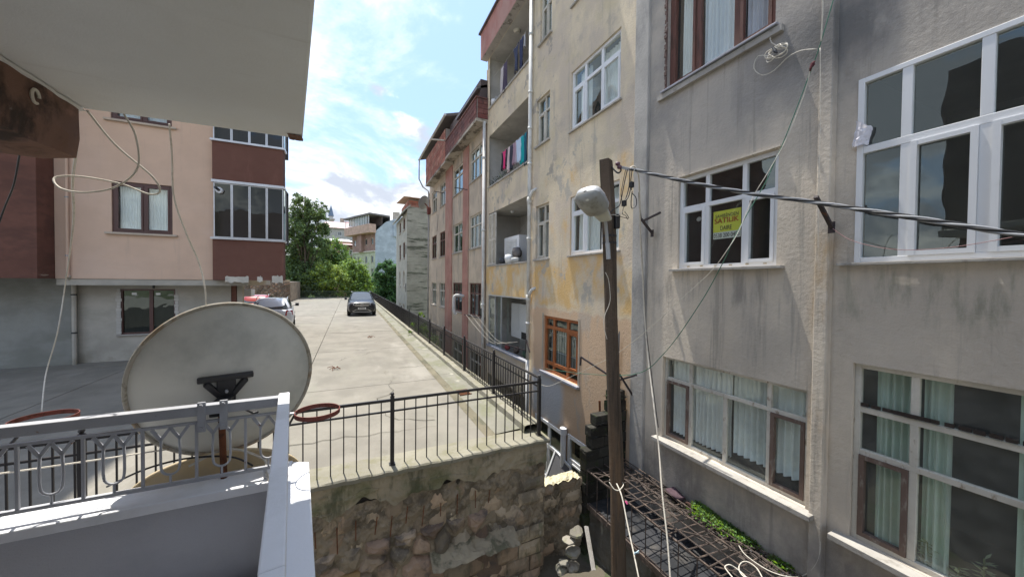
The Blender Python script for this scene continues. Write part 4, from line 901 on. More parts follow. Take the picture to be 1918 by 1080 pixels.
c = Vector(at(1192, 1034, 3.7)); b = MB(); b.bar(c+Vector((-.03, 0, -.01)), c+Vector((.035, 0, .012)), .008); b.bar(c+Vector((-.03, .0, .01)), c+Vector((.03, 0, -.012)), .008)
tag(b.build('clothes_peg', mat('peg_blue', (.45, .62, .72), .5)), 'pale blue clothes peg on the white washing line', 'clothes peg')
# ================================================================ yellow building with loggias
orange = (.68, .43, .15)
yellow_m = mat('yellow_render', (.70, .60, .44), .93, [((.56, .48, .40), (.8, .9, .6), .42, .62, .8), ((.34, .31, .27), (4, 5, .4), .54, .70, .6), ((.44, .40, .35), (1.1, 1.2, .9), .54, .66, .4), ((.58, .50, .33), (1.5, 1.5, 1.5), .50, .66, .6), (orange, (1.5, 1.8, 1.2), .40, .60, .8, (-.62, .55, .10), (4.8, 12.6, .2)), (orange, (1.3, 1.6, .9), .50, .66, .6, (.4, 2.75, .35), (4.8, 8.2, .4)),
    ((.44, .41, .36), (2.0, 2.2, 1.5), .56, .61, .85, (-.6, 3.2, .3), (4.8, 12.6, .2), 44), ((.62, .43, .28), (1, 1, 1), .2, .4, .85, (-4.2, -.70, .05), (4.8, 8.8, .2)), ((.47, .42, .36), (1.6, 1.6, .6), .53, .63, .7, (-5, -.7, .1)),
    ((.52, .53, .54), (.9, 1.1, .9), .30, .40, .95, (-3.6, -2.42, .12), (7.2, 8.75, .18)), ((.2, .19, .17), (9, 9, 1.2), .63, .72, .55), ((.30, .28, .26), (2.5, 2.5, 2.5), .57, .62, .7, (2.2, 9, .4), (7.6, 12.6, .3)), ((.40, .36, .31), (1.6, 1.8, 1.6), .56, .66, .4, (3.2, 9, .5))], bump=.7, bscale=22, var=.05)
grey_seg = mat('bare_segment', (.44, .38, .30), .93, bump=.5)
yb = thing('apartment_building', 'tall yellow building with flaking ochre render and open loggias, behind the pole', 'building', (6, 8.5, -5.2))
FB = FX(4.7)
wins = dict(b0=(5.3, 6.95, 6.42, 7.8), b2=(5.31, 6.97, 3.53, 4.9), b1=(7.9, 8.5, 6.45, 7.8), b3=(7.94, 8.64, 3.74, 5.0), b4=(7.92, 8.63, .64, 2.1), b5=(5.29, 6.95, .64, 2.0), b6=(6.56, 8.12, -2.33, -.87), b7=(5.5, 6.9, -5.0, -3.55), b8=(7.05, 8.5, -5.15, -3.62))
logs = [(9.12, 12.3, 6.40, 8.28), (9.12, 12.3, 3.5, 5.38), (9.12, 12.3, .6, 2.52), (9.05, 12.25, -2.33, -.46), (9.12, 12.3, -5.1, -3.4)]
b = MB(); wallmesh(b, FB, 4.87, 12.52, -5.3, 9.6, [(*w, .18) for w in wins.values()]+[(*l, .01) for l in logs], .18); b.build('facade_wall', yellow_m, yb)
b = MB(); b.box(4.71, 10.5, 12.45, 12.52, -5.3, 9.6); b.box(8, 10.5, 4.9, 12.5, -5.3, 9.6); b.box(4.72, 10.5, 4.9, 12.5, 9.6, 9.8); b.build('block_body', yellow_m, yb)
b = MB(); fbox(b, FB, 6.6, 12.62, 8.3, 9.25, .001, .25); b.build('eaves_band', mat('faded_red_render', (.42, .20, .17), .9, [((.46, .30, .26), (1.5, 1.5, .7), .42, .6, .7), ((.2, .1, .09), (4, 4, 1), .6, .7, .7)], bump=.5), yb)
b = MB(); fbox(b, FB, 6.55, 12.7, 9.25, 9.31, .0, .32); b.build('gutter', mat('gutter_dark', (.12, .10, .10), .7), yb)
b = MB(); fbox(b, FB, 6.62, 12.58, 8.285, 8.299, .0, .24); b.build('eaves_underside', mat('peeling_soffit', (.5, .46, .42), .95, [((.22, .2, .18), (3, 3, 3), .54, .58, .8)], bump=.6), yb)
for w in ('b1', 'b3', 'b4', 'b2', 'b5', 'b6', 'b0'):
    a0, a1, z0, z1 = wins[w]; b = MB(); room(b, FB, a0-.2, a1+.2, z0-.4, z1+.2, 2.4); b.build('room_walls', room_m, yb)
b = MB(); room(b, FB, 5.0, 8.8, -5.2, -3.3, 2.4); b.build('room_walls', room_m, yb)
big = [(0, .70, [.30, .64]), (.70, 1, [.30, .64])]
for k in ('b0', 'b2', 'b5'):
    a0, a1, z0, z1 = wins[k]; window(yb, FB, a1, a0, z0, z1, big if k != 'b5' else [(0, .72, [.33, .68]), (.72, 1, [.33, .68])], pvc, G_near, .1, .06, .07, sash={(0, 2), (0, 0)} if k != 'b5' else {(0, 0)}, sill=(.05, .04, .05), silm=stone_sill)
for k in ('b1', 'b3', 'b4'):
    a0, a1, z0, z1 = wins[k]; window(yb, FB, a1, a0, z0, z1, [(0, .68, [.55]), (.68, 1, [.55])], old_white, G_near, .12, .05, .05, sash={(0, 0)}, sill=(.06, .05, .05), silm=stone_sill)
a0, a1, z0, z1 = wins['b6']
W6 = window(yb, FB, a1, a0, z0, z1, [(0, .16, [.28, .68]), (.16, .80, [.28, .68]), (.80, 1, [.28, .68])], orange_wood, G_near, .1, .075, .085, sash={(1, 2)}, sill=(.09, .06, .08), silm=sill_al)
b = MB()
for k in range(11): a = a1-.22-k*.105; b.tube([FB(a, z0+.25, -.13), FB(a, z1-.3, -.13)], .007, 5)
for z in (z0+.55, z1-.45): b.tube([FB(a1-.1, z, -.135), FB(a0+.1, z, -.135)], .007, 5)
b.build('window_bars', white_p, W6)
b = MB(); fbox(b, FB, a0-.1, a1+.16, z0-.05, z1+.08, .0, .012)
bm2 = MB(); 
for q in ((a0-.06, a0-.001, z0-.1, z1+.06), (a1+.001, a1+.07, z0-.1, z1+.06)): fbox(bm2, FB, *q, .0, .014)
bm2.build('repair_band', grey_seg, yb)
for k, lab in (('b7', 0), ('b8', 1)):
    a0, a1, z0, z1 = wins[k]; window(yb, FB, a1, a0, z0, z1, [(0, .6, [.5]), (.6, 1, [.5])], pvc, G_near, .03, .085, .085, sash={(0, 0)})
wf = MB(); tt = [FB(7.35, -5.0, .45), FB(6.62, -4.98, .25), FB(6.72, -4.28, .05), FB(7.28, -4.12, .12)]
fs_ = thing('window_sash', 'loose white window sash with mesh leaning against the basement windows', 'window sash', tt[0])
for p, q in zip(tt, tt[1:]+tt[:1]): MB().bar(p, q, .05, .035, (1, 0, 0)).build('frame', pvc, fs_)
MB().add(tt, [(0, 1, 2, 3)]).build('mesh_screen', mat('fly_mesh', (.16, .16, .17), .9), fs_)
MB().tube([(4.62, 7.0, -5.0), (4.62, 7.0, -3.55)], .07, 10).build('soil_pipe', white_p, yb); MB().tube([(4.62, 7.0, -3.60), (4.62, 7.0, -3.45)], .09, 10).build('pipe_cap', white_p, yb)
curtain(FB, 6.85, 6.45, 3.6, 4.85, -.2, sheer, 'white curtain drawn at the left of the upper three-light window', 4, .03)
curtain(FB, 6.1, 5.4, 3.6, 4.85, -.24, sheer, 'pale net curtain behind the right lights of the upper three-light window', 7, .03)
curtain(FB, 6.85, 6.1, .66, 1.95, -.2, sheer, 'white curtain in the window just left of the lamp head', 9, .03)
curtain(FB, 6.05, 5.35, .66, 1.95, -.23, sheer, 'white curtain behind the wooden pole in the ochre wall window', 8, .03)
curtain(FB, 8.3, 7.98, .7, 1.9, -.2, sheer_blue, 'bunched pale curtain in the narrow window beside the loggia pipe', 4, .03)
curtain(FB, 7.9, 6.7, -2.2, -1.0, -.3, mat('curtain_dim', (.30, .36, .33), .9, trans=.3), 'dull green curtain behind the barred varnished window', 12, .03)
# loggias
lg_in = mat('loggia_plaster', (.52, .50, .46), .93, [((.38, .36, .33), (1, 1, 1), .45, .65, .7), ((.24, .23, .21), (4, 4, 4), .62, .70, .7)], bump=.5)
for i, (a0, a1, z0, z1) in enumerate(logs):
    b = MB(); m = 1.35; e = .08
    for q in (((a0-e,z0-.9,-m),(a1+e,z0-.9,-m),(a1+e,z1,-m),(a0-e,z1,-m)), ((a1+e,z0-.9,-.12),(a1+e,z0-.9,-m),(a1+e,z1,-m),(a1+e,z1,-.01)), ((a0-e,z0-.9,-.12),(a0-e,z0-.9,-m),(a0-e,z1,-m),(a0-e,z1,-.01)), ((a0-e,z0-.9,-.12),(a1+e,z0-.9,-.12),(a1+e,z0-.9,-m),(a0-e,z0-.9,-m)), ((a0-e,z1,-.01),(a1+e,z1,-.01),(a1+e,z1,-m),(a0-e,z1,-m))):
        b.add([FB(*p) for p in q], [(0, 1, 2, 3)])
    b.build('loggia', lg_in if i != 3 else room_lt, yb)
    b = MB(); fbox(b, FB, a0-.02, a1+.04, z0-.03, z0+.02, -.14, .04); b.build('parapet_cap', stone_sill, yb)
    b = MB(); fbox(b, FB, a0, a1, z0-.9, z0-.032, -.12, -.004); b.build('parapet_inner', lg_in, yb)
    if i < 3:
        # door and window at the back of the loggia
        window(yb, FX(4.7+1.32), a1-1.2, a1-2.0, z0-.85, z1-.25, [(0, 1, [])], old_white, G_dark, .02, .07)
        window(yb, FX(4.7+1.32), a1-2.15, a0+.15, z0+.1, z1-.25, [(0, 1, [.5])], old_white, G_dark, .02, .06)
# top + drain pipes
def pipe(pts, r, m, parent, name='drain_pipe'): return MB().tube(pts, r, 10).build(name, m, parent, smooth=True)
pw = mat('pipe_white', (.60, .60, .58), .6, [((.4, .38, .33), (6, 6, 3), .5, .65, .6)])
pipe([(4.61, 8.86, 9.3), (4.61, 8.86, -2.2)], .055, pw, yb); pipe([(4.61, 8.86, -2.2), (4.61, 8.86, -5.2)], .055, pw, yb)
for z in (8.0, 6.9, 5.3, 4.3, 3.3, 1.2, -1.2): pipe([(4.61, 8.86, z), (4.61, 8.86, z+.07)], .068, pw, yb, 'pipe_collar')
for z in (2.3, -.45): pipe([(4.61, 8.84, z), (4.60, 8.76, z+.14), (4.62, 8.68, z+.24), (4.72, 8.62, z+.3)], .045, pw, yb, 'branch_pipe'); pipe([(4.61, 8.86, z-.1), (4.61, 8.86, z+.1)], .07, pw, yb, 'pipe_collar')
# loggia contents
def clothes_line(i, label, z, a0=9.2, a1=12.2, d=-.03):
    wire('clothes_line', [FB(a0, z, d), FB((a0+a1)/2, z-.05, d), FB(a1, z, d)], .004, cable_w, label, 'clothes line')
def garment(a, z, w, h, col, label, sleeves=False, d=-.03, flare=0, name='garment', cat='garment', group=None, spec=None):
    m = mat('cloth_%02d%02d%02d' % tuple(int(c*99) for c in col), col, .95, spec or (), var=.1); b = MB(); ph = random.random()*9
    def fn(u, v):
        k = 1-v; ww = w*(1+flare*k)*(1.0 if not (sleeves and k < .35) else 1.0+.5*(1-k/.35)); ww *= 1-.12*math.sin(k*2)
        return FB(a+(u-.5)*ww+.012*math.sin(k*7+ph), z-h*k-(.03*math.sin(u*math.pi) if v == 1 else 0)-.02*math.sin(u*8+ph)*(k), d+.025*math.sin(u*9+ph+k*2)*(.3+k)+(0))
    b.sheet(fn, 14, 10, .012, (1, 0, 0)); g = b.build(name, m, smooth=True, label=label, cat=cat, group=group); return g
clothes_line(1, 'clothes line stretched across the second loggia from the top', 4.42, 9.2, 11.2, .02)
G2 = [(11.0, .20, .62, (.03, .03, .04), 'black trousers, leftmost on the second loggia line', 0), (10.83, .20, .62, (.70, .06, .20), 'bright pink garment on the second loggia line', 1), (10.66, .16, .55, (.05, .04, .06), 'black garment right of the bright pink one', 0), (10.48, .16, .85, (.62, .50, .50), 'long pale pink garment hanging lowest over the parapet', 0),
      (10.27, .22, .80, (.06, .06, .085), 'dark patterned garment in the middle of the line', 0), (10.08, .2, .7, (.40, .27, .33), 'mauve garment beside the dark patterned one', 1), (9.92, .16, .72, (.47, .38, .44), 'light mauve garment next to the pale blue shirt', 0), (9.72, .28, .75, (.55, .66, .80), 'pale blue shirt flaring out on the loggia line', 1), (9.48, .30, .85, (.02, .36, .38), 'teal garment near the drain pipe', 1), (9.28, .2, .95, (.04, .10, .16), 'dark blue garment nearest the drain pipe', 0)]
for a, w, h, c, l, s in G2: garment(a, 4.42-.03, w, h, c, l, s, .02)
clothes_line(0, 'clothes line across the topmost loggia of the yellow building', 7.35, 9.2, 11.9, .02)
garment(11.1, 7.28, .2, .9, (.55, .5, .5), 'pale spotted garment, leftmost on the topmost loggia line', 0, .02); garment(10.85, 7.3, .34, .95, (.09, .07, .11), 'dark purple garment on the topmost loggia line', 0, .02)
garment(10.0, 7.34, .28, .8, (.06, .07, .12), 'navy shirt hanging on the topmost loggia line', 1, .02); garment(9.62, 7.34, .22, .9, (.05, .06, .12), 'long dark navy garment near the top of the drain pipe', 0, .02)
garment(9.4, 7.34, .12, .4, (.5, .5, .52), 'small grey sock-like garment beside the top pipe', 0, .02)
def bag(a, z, d, r, m, label, name='bundle', cat='bundle'):
    b = MB(); p = FB(a, z, d); nr = 6
    for i in range(1): b.grid(lambda u, v: (p[0]+r*.7*math.sin(math.pi*v)*math.cos(2*math.pi*u), p[1]+r*math.sin(math.pi*v)*math.sin(2*math.pi*u), p[2]+r*.8-r*.8*math.cos(math.pi*v)), 14, 8)
    roughen(b, r*.3, 3/r*.6, a); return tag(b.build(name, m, smooth=True), label, cat)
bag(12.0, 6.42, -.04, .14, pvc, 'white bundle on the left end of the top loggia parapet'); bag(11.65, 6.42, -.04, .10, mat('dull_cloth', (.3, .3, .3), .9), 'grey bundle on the top loggia parapet')
b = MB(); random.seed(8)
for k in range(260):
    a = random.uniform(10.2, 12.25); p = Vector(FB(a, 3.52+abs(random.gauss(0, .10)), random.uniform(-.12, .03))); d = Vector((random.uniform(-1, 1), random.uniform(-1, 1), random.uniform(-.3, 1))).normalized()*.07; n = d.orthogonal().normalized()*.02
    b.add([p, p+d*.5+n, p+d, p+d*.5-n], [(0, 1, 2, 3)])
tag(b.build('trailing_plant', mat('plant_dark', (.05, .075, .035), .85), recalc=False), 'dry dark creeping plant along the second loggia parapet', 'plant', kind='stuff')
# third loggia: louvred shutters, cupboard and pots
lsh = thing('louvred_shutter', 'white louvred folding shutter at the left of the third loggia', 'shutter', (4.66, 12.0, .62))
for k in range(2):
    a0 = 12.28-.36*k; a1 = a0-.34; b = MB()
    for q in ((a0, a0-.05, .63, 2.48), (a1+.05, a1, .63, 2.48), (a0-.05, a1+.05, .63, .70), (a0-.05, a1+.05, 2.41, 2.48), (a0-.05, a1+.05, 1.5, 1.56)): fbox(b, FB, *q, -.03, .005)
    b.build('shutter_frame', old_white, lsh)
    sl0 = None
    for j in range(23):
        z = .72+j*.073
        if sl0 is None: b = MB(); b.add([FB(a0-.05, z, -.03), FB(a1+.05, z, -.03), FB(a1+.05, z+.055, .0), FB(a0-.05, z+.055, .0), FB(a0-.05, z+.01, -.034), FB(a1+.05, z+.01, -.034), FB(a1+.05, z+.065, -.004), FB(a0-.05, z+.065, -.004)], [(0,1,2,3),(4,5,6,7),(0,1,5,4),(3,2,6,7)]); sl0 = b.build('slat', old_white, lsh); zz0 = z
        else: dup_part(sl0, (0, 0, z-zz0))
cb = thing('white_cupboard', 'white cupboard with a ribbed door in the third loggia', 'cupboard', (5.2, 10.9, -.3))
MB().box(5.0, 5.5, 10.3, 11.5, -.28, 1.55).build('carcass', pvc, cb); b = MB()
for k in range(12): b.box(4.985, 4.995, 10.5, 11.3, .3+k*.095, .3+k*.095+.082)
b.build('ribbed_door', mat('ribbed_grey', (.6, .61, .6), .7), cb)
def pot(a, z, d, r, h, m, label, cat='pot'):
    p = FB(a, z, d); return tag(MB().tube([(p[0], p[1], z), (p[0], p[1], z+h*.5), (p[0], p[1], z+h), (p[0], p[1], z+h+.01)], [r*.8, r, r*.85, r*.5], 14).build('pot', m, smooth=True), label, cat)
pot(11.1, .62, -.06, .13, .20, mat('pot_dark', (.06, .06, .065), .5), 'dark cooking pot on the third loggia parapet'); pot(10.55, .62, -.06, .15, .28, pvc, 'white bucket between the pots on the third loggia parapet', 'bucket')
pot(10.05, .62, -.06, .16, .15, mat('pot_grey', (.42, .43, .43), .4), 'low grey pot right of the white bucket'); bag(10.25, .78, -.2, .22, mat('tarp_grey', (.16, .15, .15), .9), 'grey cloth heaped behind the pots in the third loggia')
for k in range(3): wire('clothes_line', [FB(11.7, 1.5+.16*k, -.9), FB(10.5, 1.72+.1*k, -.6), FB(9.2, 2.05+.02*k, -.3)], .004, cable_w, ('lowest', 'middle', 'highest')[k]+' thin washing line slung inside the third loggia', 'clothes line', group='lines inside the third loggia')
tag(MB().tube([FB(11.3, 2.51, -.5), FB(11.3, 2.44, -.5)], [.07, .04], 10).build('lamp', pvc), 'small round ceiling lamp of the third loggia', 'lamp'); tag(MB().tube([FB(10.6, 8.28, -.3), FB(10.6, 8.2, -.3)], [.13, .08], 12).build('lamp', old_white), 'round ceiling lamp under the topmost loggia roof', 'lamp')
# fourth loggia: folding glass, cabinet, trolley
gp = thing('folding_glass', 'folding clear glass panels at the left of the lowest loggia', 'glass screen', FB(12.1, -2.3, 0))
for k, a in enumerate((12.2, 11.62, 11.05)):
    MB().add([FB(a, -2.3, -.02-.1*k), FB(a-.55, -2.3, -.05), FB(a-.55, -.5, -.05), FB(a, -.5, -.02-.1*k)], [(0, 1, 2, 3)]).build('pane', G_near, gp, recalc=False)
    MB().bar(FB(a, -2.3, -.02), FB(a, -.5, -.02), .03).build('edge_profile', alu, gp)
b = MB(); fbox(b, FB, 9.05, 12.25, -.5, -.46, -.08, .0); b.build('head_track', alu, gp); b = MB(); fbox(b, FB, 9.0, 12.3, -2.36, -2.30, -.1, .06); b.build('sill_track', sill_al, gp)
cb = thing('wall_cabinet', 'white cabinet with shelves in the lowest loggia', 'cabinet', (5.4, 10.9, -1.6))
MB().box(5.35, 5.95, 10.3, 11.6, -1.95, -.75).build('carcass', pvc, cb)
b = MB(); b.box(5.335, 5.349, 10.33, 10.93, -1.65, -.80); b.build('door', pvc, cb); b = MB(); b.box(5.335, 5.349, 10.96, 11.57, -1.65, -.80); b.build('door', pvc, cb); MB().box(5.335, 5.349, 10.35, 10.75, -1.93, -1.7).build('open_shelf', black_pl, cb)
tr = thing('shopping_trolley', 'black folded shopping trolley hanging on the lowest loggia wall', 'trolley', FB(9.85, -1.6, -1.2))
b = MB(); fr_ = FX(5.75)
b.grid(lambda u, v: fr_(9.75+.42*u-.0, -1.55+.75*v, .06+.12*math.sin(math.pi*u)), 10, 8); roughen(b, .04, 6); b.build('bag', mat('trolley_bag', (.03, .035, .055), .8), tr)
b = MB(); b.bar(fr_(9.85, -1.7, .05), fr_(9.85, -.65, .05), .02); b.bar(fr_(10.1, -1.7, .05), fr_(10.1, -.65, .05), .02); b.bar(fr_(9.85, -.65, .05), fr_(10.1, -.65, .05), .03); b.build('handle', black_pl, tr)
for a in (9.8, 10.1): MB().tube([fr_(a, -1.68, .03), fr_(a, -1.68, .08)], .07, 12).build('wheel', black_pl, tr)
bag(10.8, -2.3, -.15, .13, mat('red_cloth', (.22, .05, .05), .8), 'dark red bag on the lowest loggia sill'); bag(9.5, -2.3, -.2, .16, mat('green_cloth', (.03, .06, .04), .8), 'dark green bundle by the drain pipe in the lowest loggia')
bag(10.2, -2.3, -.2, .14, mat('brown_cloth', (.08, .06, .05), .8), 'brown bundle between the red bag and the green bundle')
# clothes-line brackets on the yellow building
bracket('black clothes-line bracket at the right side of the lowest loggia', FB(8.85, -1.95, .10), FB(9.15, -1.75, .75), ((4.55, 8.62, -1.95), (4.55, 8.86, -1.62)), ((4.55, 8.86, -2.0), (4.55, 8.86, -1.5)), dkm)
bracket('black clothes-line bracket at the left side of the lowest loggia', FB(12.5, -1.4, .04), FB(12.9, -1.25, .75), ((4.5, 12.5, -1.35), (4.5, 12.5, -1.0)), None, dkm)
bracket('black bracket arm reaching left from behind the pole', ax(1160, 715, 4.66), tuple(ax(1088, 668, 4.3)), (tuple(ax(1088, 668, 4.3)), tuple(ax(1087, 684, 4.3))), None, dkm)
bracket('black forked bracket on the wall right of the pole', ax(1185, 740, 4.66), tuple(ax(1160, 700, 4.4)), (tuple(ax(1158, 712, 4.5)), tuple(ax(1192, 702, 4.5))), None, dkm)
for k in range(3): wire('clothes_line', [FB(12.8, -1.25, .7-.2*k), FB(10.9, -1.95, .5-.15*k), FB(9.1, -1.72, .7-.2*k)], .004, cable_w, ('outermost', 'middle', 'innermost')[k]+' washing line outside the lowest loggia', 'clothes line', group='washing lines outside the lowest loggia')
lb = MB().grid(lambda u, v: tuple(Vector(ax(1150+16*u, 640+70*v, 4.45))), 3, 5); 
b = MB(); b.bar(ax(1124, 790, 4.6), ax(1123, 750, 4.6), .04, .02); tag(b.build('wooden_stake', rust), 'rusty stake sticking up from the top of the blackened wall', 'stake')
b = MB(); pts_ = [ax(1160, 620, 4.6), ax(1150, 650, 4.55), ax(1144, 700, 4.55), ax(1158, 695, 4.6)]; b.add(pts_+[Vector(p)+Vector((.02, 0, 0)) for p in pts_], [(0,1,2,3),(7,6,5,4),(0,4,5,1),(1,5,6,2),(2,6,7,3),(3,7,4,0)])
tag(b.build('sheet_metal_scrap', mat('old_zinc', (.22, .21, .2), .6)), 'bent scrap of dull sheet metal hung on the wall behind the pole', 'metal scrap')

# ================================================================ wooden pole with street lamp
polm = mat('pole_wood', (.115, .085, .062), .95, [((.19, .12, .07), (8, 8, .6), .42, .6, .8, (-6, -1.8, .6)), ((.045, .038, .032), (14, 14, .9), .5, .62, .7), ((.13, .12, .11), (16, 16, 1.2), .6, .7, .4)], bump=1, bscale=18)
po = thing('utility_pole', 'leaning dark wooden utility pole in front of the yellow building', 'pole', at(1158, 1130, 4.6))
c1 = at(1135, 300, 4.6); c2 = at(1141, 430, 4.6); c3 = at(1146, 640, 4.6); c4 = at(1155, 880, 4.6); c5 = at(1159, 1080, 4.6); c6 = Vector(c5)+(Vector(c5)-Vector(c4))*1.0
b = MB(); path = spline([c6, c5, c4, c3, c2, c1], 14); n = 16; vs = []
for i, p in enumerate(path):
    t = i/(len(path)-1); w = .104-.036*t; sq = min(1, max(0, (t-.62)/.2))
    for k in range(n):
        a = 2*math.pi*k/n+.4; r = w*(1+.05*nz((math.cos(a), math.sin(a), p.z*1.5), 2)); ca, sa = math.cos(a), math.sin(a); m_ = max(abs(ca), abs(sa)); f = 1*(1-sq)+sq*(.92/m_); vs.append((p.x+r*f*(ca*.91-sa*.42), p.y+r*f*(sa*.91+ca*.42)*1, p.z))
b.add(vs, [(i*n+k, i*n+(k+1)%n, (i+1)*n+(k+1)%n, (i+1)*n+k) for i in range(len(path)-1) for k in range(n)]+[tuple(range((len(path)-1)*n, len(path)*n))])
b.build('pole_shaft', polm, po)
for v in (442, 455): 
    p = Vector(at(1141.5, v, 4.6)); MB().tube([p-Vector((0, 0, .012)), p+Vector((0, 0, .012))], .092, 14, caps=False).build('strap', black_pl, po)
la = thing('street_lamp', 'grey street lamp head with cloudy bowl strapped to the wooden pole', 'street lamp', at(1130, 440, 4.5))
hx = RT.copy(); hx.z = 0; hx.normalize(); fw2 = Vector((FW.x, FW.y, 0)).normalized()
# lamp axis: from the pole foot up and out towards the left and towards us
base = Vector(at(1134, 412, 4.44)); tip = Vector(at(1096, 358, 4.05)); axd = (tip-base).normalized(); side = axd.cross(Vector((0, 0, 1))).normalized(); upn = side.cross(axd)
if upn.z < 0: upn = -upn
L0 = (tip-base).length
def shell(z0f, kind, w0):
    b = MB(); prof = [(0, .085, .055), (.12, .095, .065), (.34, .115, .08), (.44, .155, .12), (.7, .172, .13), (.9, .162, .12), (.98, .12, .07), (1.0, .02, .01)]
    ns = 12; vs = []
    for t, w, h in prof:
        for k in range(ns+1):
            a = math.pi*k/ns; x = -math.cos(a)*w*(1.0); z = math.sin(a)**.7*h; z = z if kind == 'top' else -z*(1.0 if t > .40 else .45)
            vs.append(base+axd*(t*L0)+side*x+upn*z)
    b.add(vs, [(i*(ns+1)+k, i*(ns+1)+k+1, (i+1)*(ns+1)+k+1, (i+1)*(ns+1)+k) for i in range(len(prof)-1) for k in range(ns)]); return b
lampm = mat('lamp_housing', (.46, .47, .48), .45, [((.3, .28, .25), (10, 10, 10), .55, .68, .6)], metal=.2, spec=.5)
shell(0, 'top', 0).build('housing', lampm, la, smooth=True)
b = shell(0, 'bot', 0); b2 = MB(); b2.v = b.v; b2.f = b.f[24:]; b2.mi = b.mi[24:]; b2.build('bowl', mat('lamp_bowl', (.42, .42, .39), .35, [((.25, .24, .2), (12, 12, 12), .5, .68, .8)], spec=.6, trans=.25), la, smooth=True)
b2 = MB(); b2.v = b.v; b2.f = b.f[:36]; b2.mi = b.mi[:36]; b2.build('gear_cover', mat('gear_cover', (.50, .50, .44), .6, [((.3, .28, .22), (12, 12, 12), .58, .68, .6)]), la, smooth=True)
MB().tube([base+axd*.02, base, Vector(at(1137, 445, 4.47)), Vector(at(1139, 480, 4.47))], .022, 8).build('arm', grey_metal, la, smooth=True)
MB().tube([Vector(at(1138, 455, 4.46)), Vector(at(1140, 485, 4.46))], .028, 8).build('sleeve', grey_metal, la)
c = Vector(at(1154.5, 415, 4.55)); jb = MB(); jb.bar(c-Vector((0, 0, .09)), c+Vector((0, 0, .095)), .07, .07, (1, 0, 0)); tag(jb.build('junction_box', black_pl, bevel=.008), 'black junction box on the right side of the wooden pole', 'junction box')
hk = thing('cable_hook', 'hook and purple-brown insulators anchoring the power cable at the pole top', 'hook', at(1155, 320, 4.55))
MB().tube(spline([at(1146, 313, 4.55), at(1152, 320, 4.52), at(1158, 324, 4.5), at(1163, 320, 4.5), at(1162, 314, 4.5)], 5), .010, 7).build('hook', black_pl, hk)
for (u, v) in ((1157, 307), (1160, 313)): 
    c = Vector(at(u, v, 4.5)); MB().tube([c-RT*.025, c-RT*.01, c+RT*.02, c+RT*.028], [.018, .026, .026, .016], 10).build('insulator', mat('insulator_purple', (.09, .03, .05), .35, spec=.6), hk)
b = MB()
for k in range(5): b.tube([at(1162+k*3, 309+k*1.6, 4.5), at(1165+k*3.2, 317+k*.6, 4.5)], .008, 5)
b.tube([at(1160, 312, 4.5), at(1182, 316, 4.52)], .012, 6); b.build('clamp_wires', grey_metal, hk)
bundle = [[(1176, 315), (1170, 340), (1164, 370), (1160, 385), (1150, 392), (1140, 400)], [(1180, 316), (1178, 350), (1172, 372), (1168, 382)], [(1184, 316), (1181, 345), (1183, 356)], [(1181, 352), (1178, 366), (1170, 380), (1165, 386)], [(1184, 358), (1182, 380), (1184, 390), (1192, 384), (1191, 370), (1184, 362)], [(1168, 388), (1166, 400), (1172, 404), (1176, 411)], [(1166, 396), (1158, 404), (1150, 402), (1142, 403)], [(1170, 396), (1178, 408), (1172, 408), (1160, 405)], [(1172, 316), (1166, 345), (1163, 365), (1166, 378)], [(1188, 318), (1184, 340), (1180, 360), (1176, 370), (1168, 376)]]
for i, q in enumerate(bundle):
    wire('cable', [tuple(at(u, v, 4.5+.02*(i%3))) for u, v in q], .006 if i < 5 else .004, cable_b if i not in (6, 9) else cable_w, ('loose dark cable sweeping from the clamp back to the pole', 'dark cable ending at the lower black splice', 'short cable down to the upper black splice', 'dark cable joining the upper splice to the lower one', 'cable curled into a ring below the upper splice', 'short dark cable tail under the lower splice', 'white cable tail running left to the pole', 'dark frayed cable end pointing down right', 'long dark cable curving nearest the pole', 'white cable strand passing right of the splices')[i], 'cable', 6, group='tangled service cables at the pole top')
for (u, v, l) in ((1183, 346, 'upper black cable splice in the tangle right of the pole'), (1169, 381, 'lower black cable splice in the tangle right of the pole')):
    c = Vector(at(u, v, 4.5)); b = MB().box(c.x-.025, c.x+.025, c.y-.025, c.y+.025, c.z-.035, c.z+.035); b.tube([c-Vector((0, 0, .045)), c+Vector((0, 0, .045))], .012, 6); tag(b.build('cable_splice', black_pl, bevel=.008), l, 'cable splice')
wire('cable', [tuple(at(u, v, 4.47)) for u, v in ((1134, 510), (1140, 525), (1143, 555), (1141, 570), (1133, 590), (1131, 610), (1137, 635))], .004, cable_w, 'thin white wire wound round the middle of the pole', 'cable')
b = MB().bar(at(1112, 1068, 4.95), at(1098, 985, 5.35), .06, .03, (0, 1, 0)); roughen(b, .01, 5); tag(b.build('plank', mat('grey_plank', (.45, .43, .40), .9, [((.25, .23, .2), (12, 12, 2), .5, .62, .7)], bump=.5)), 'weathered grey plank propped upright beside the low block wall', 'plank')
random.seed(14)
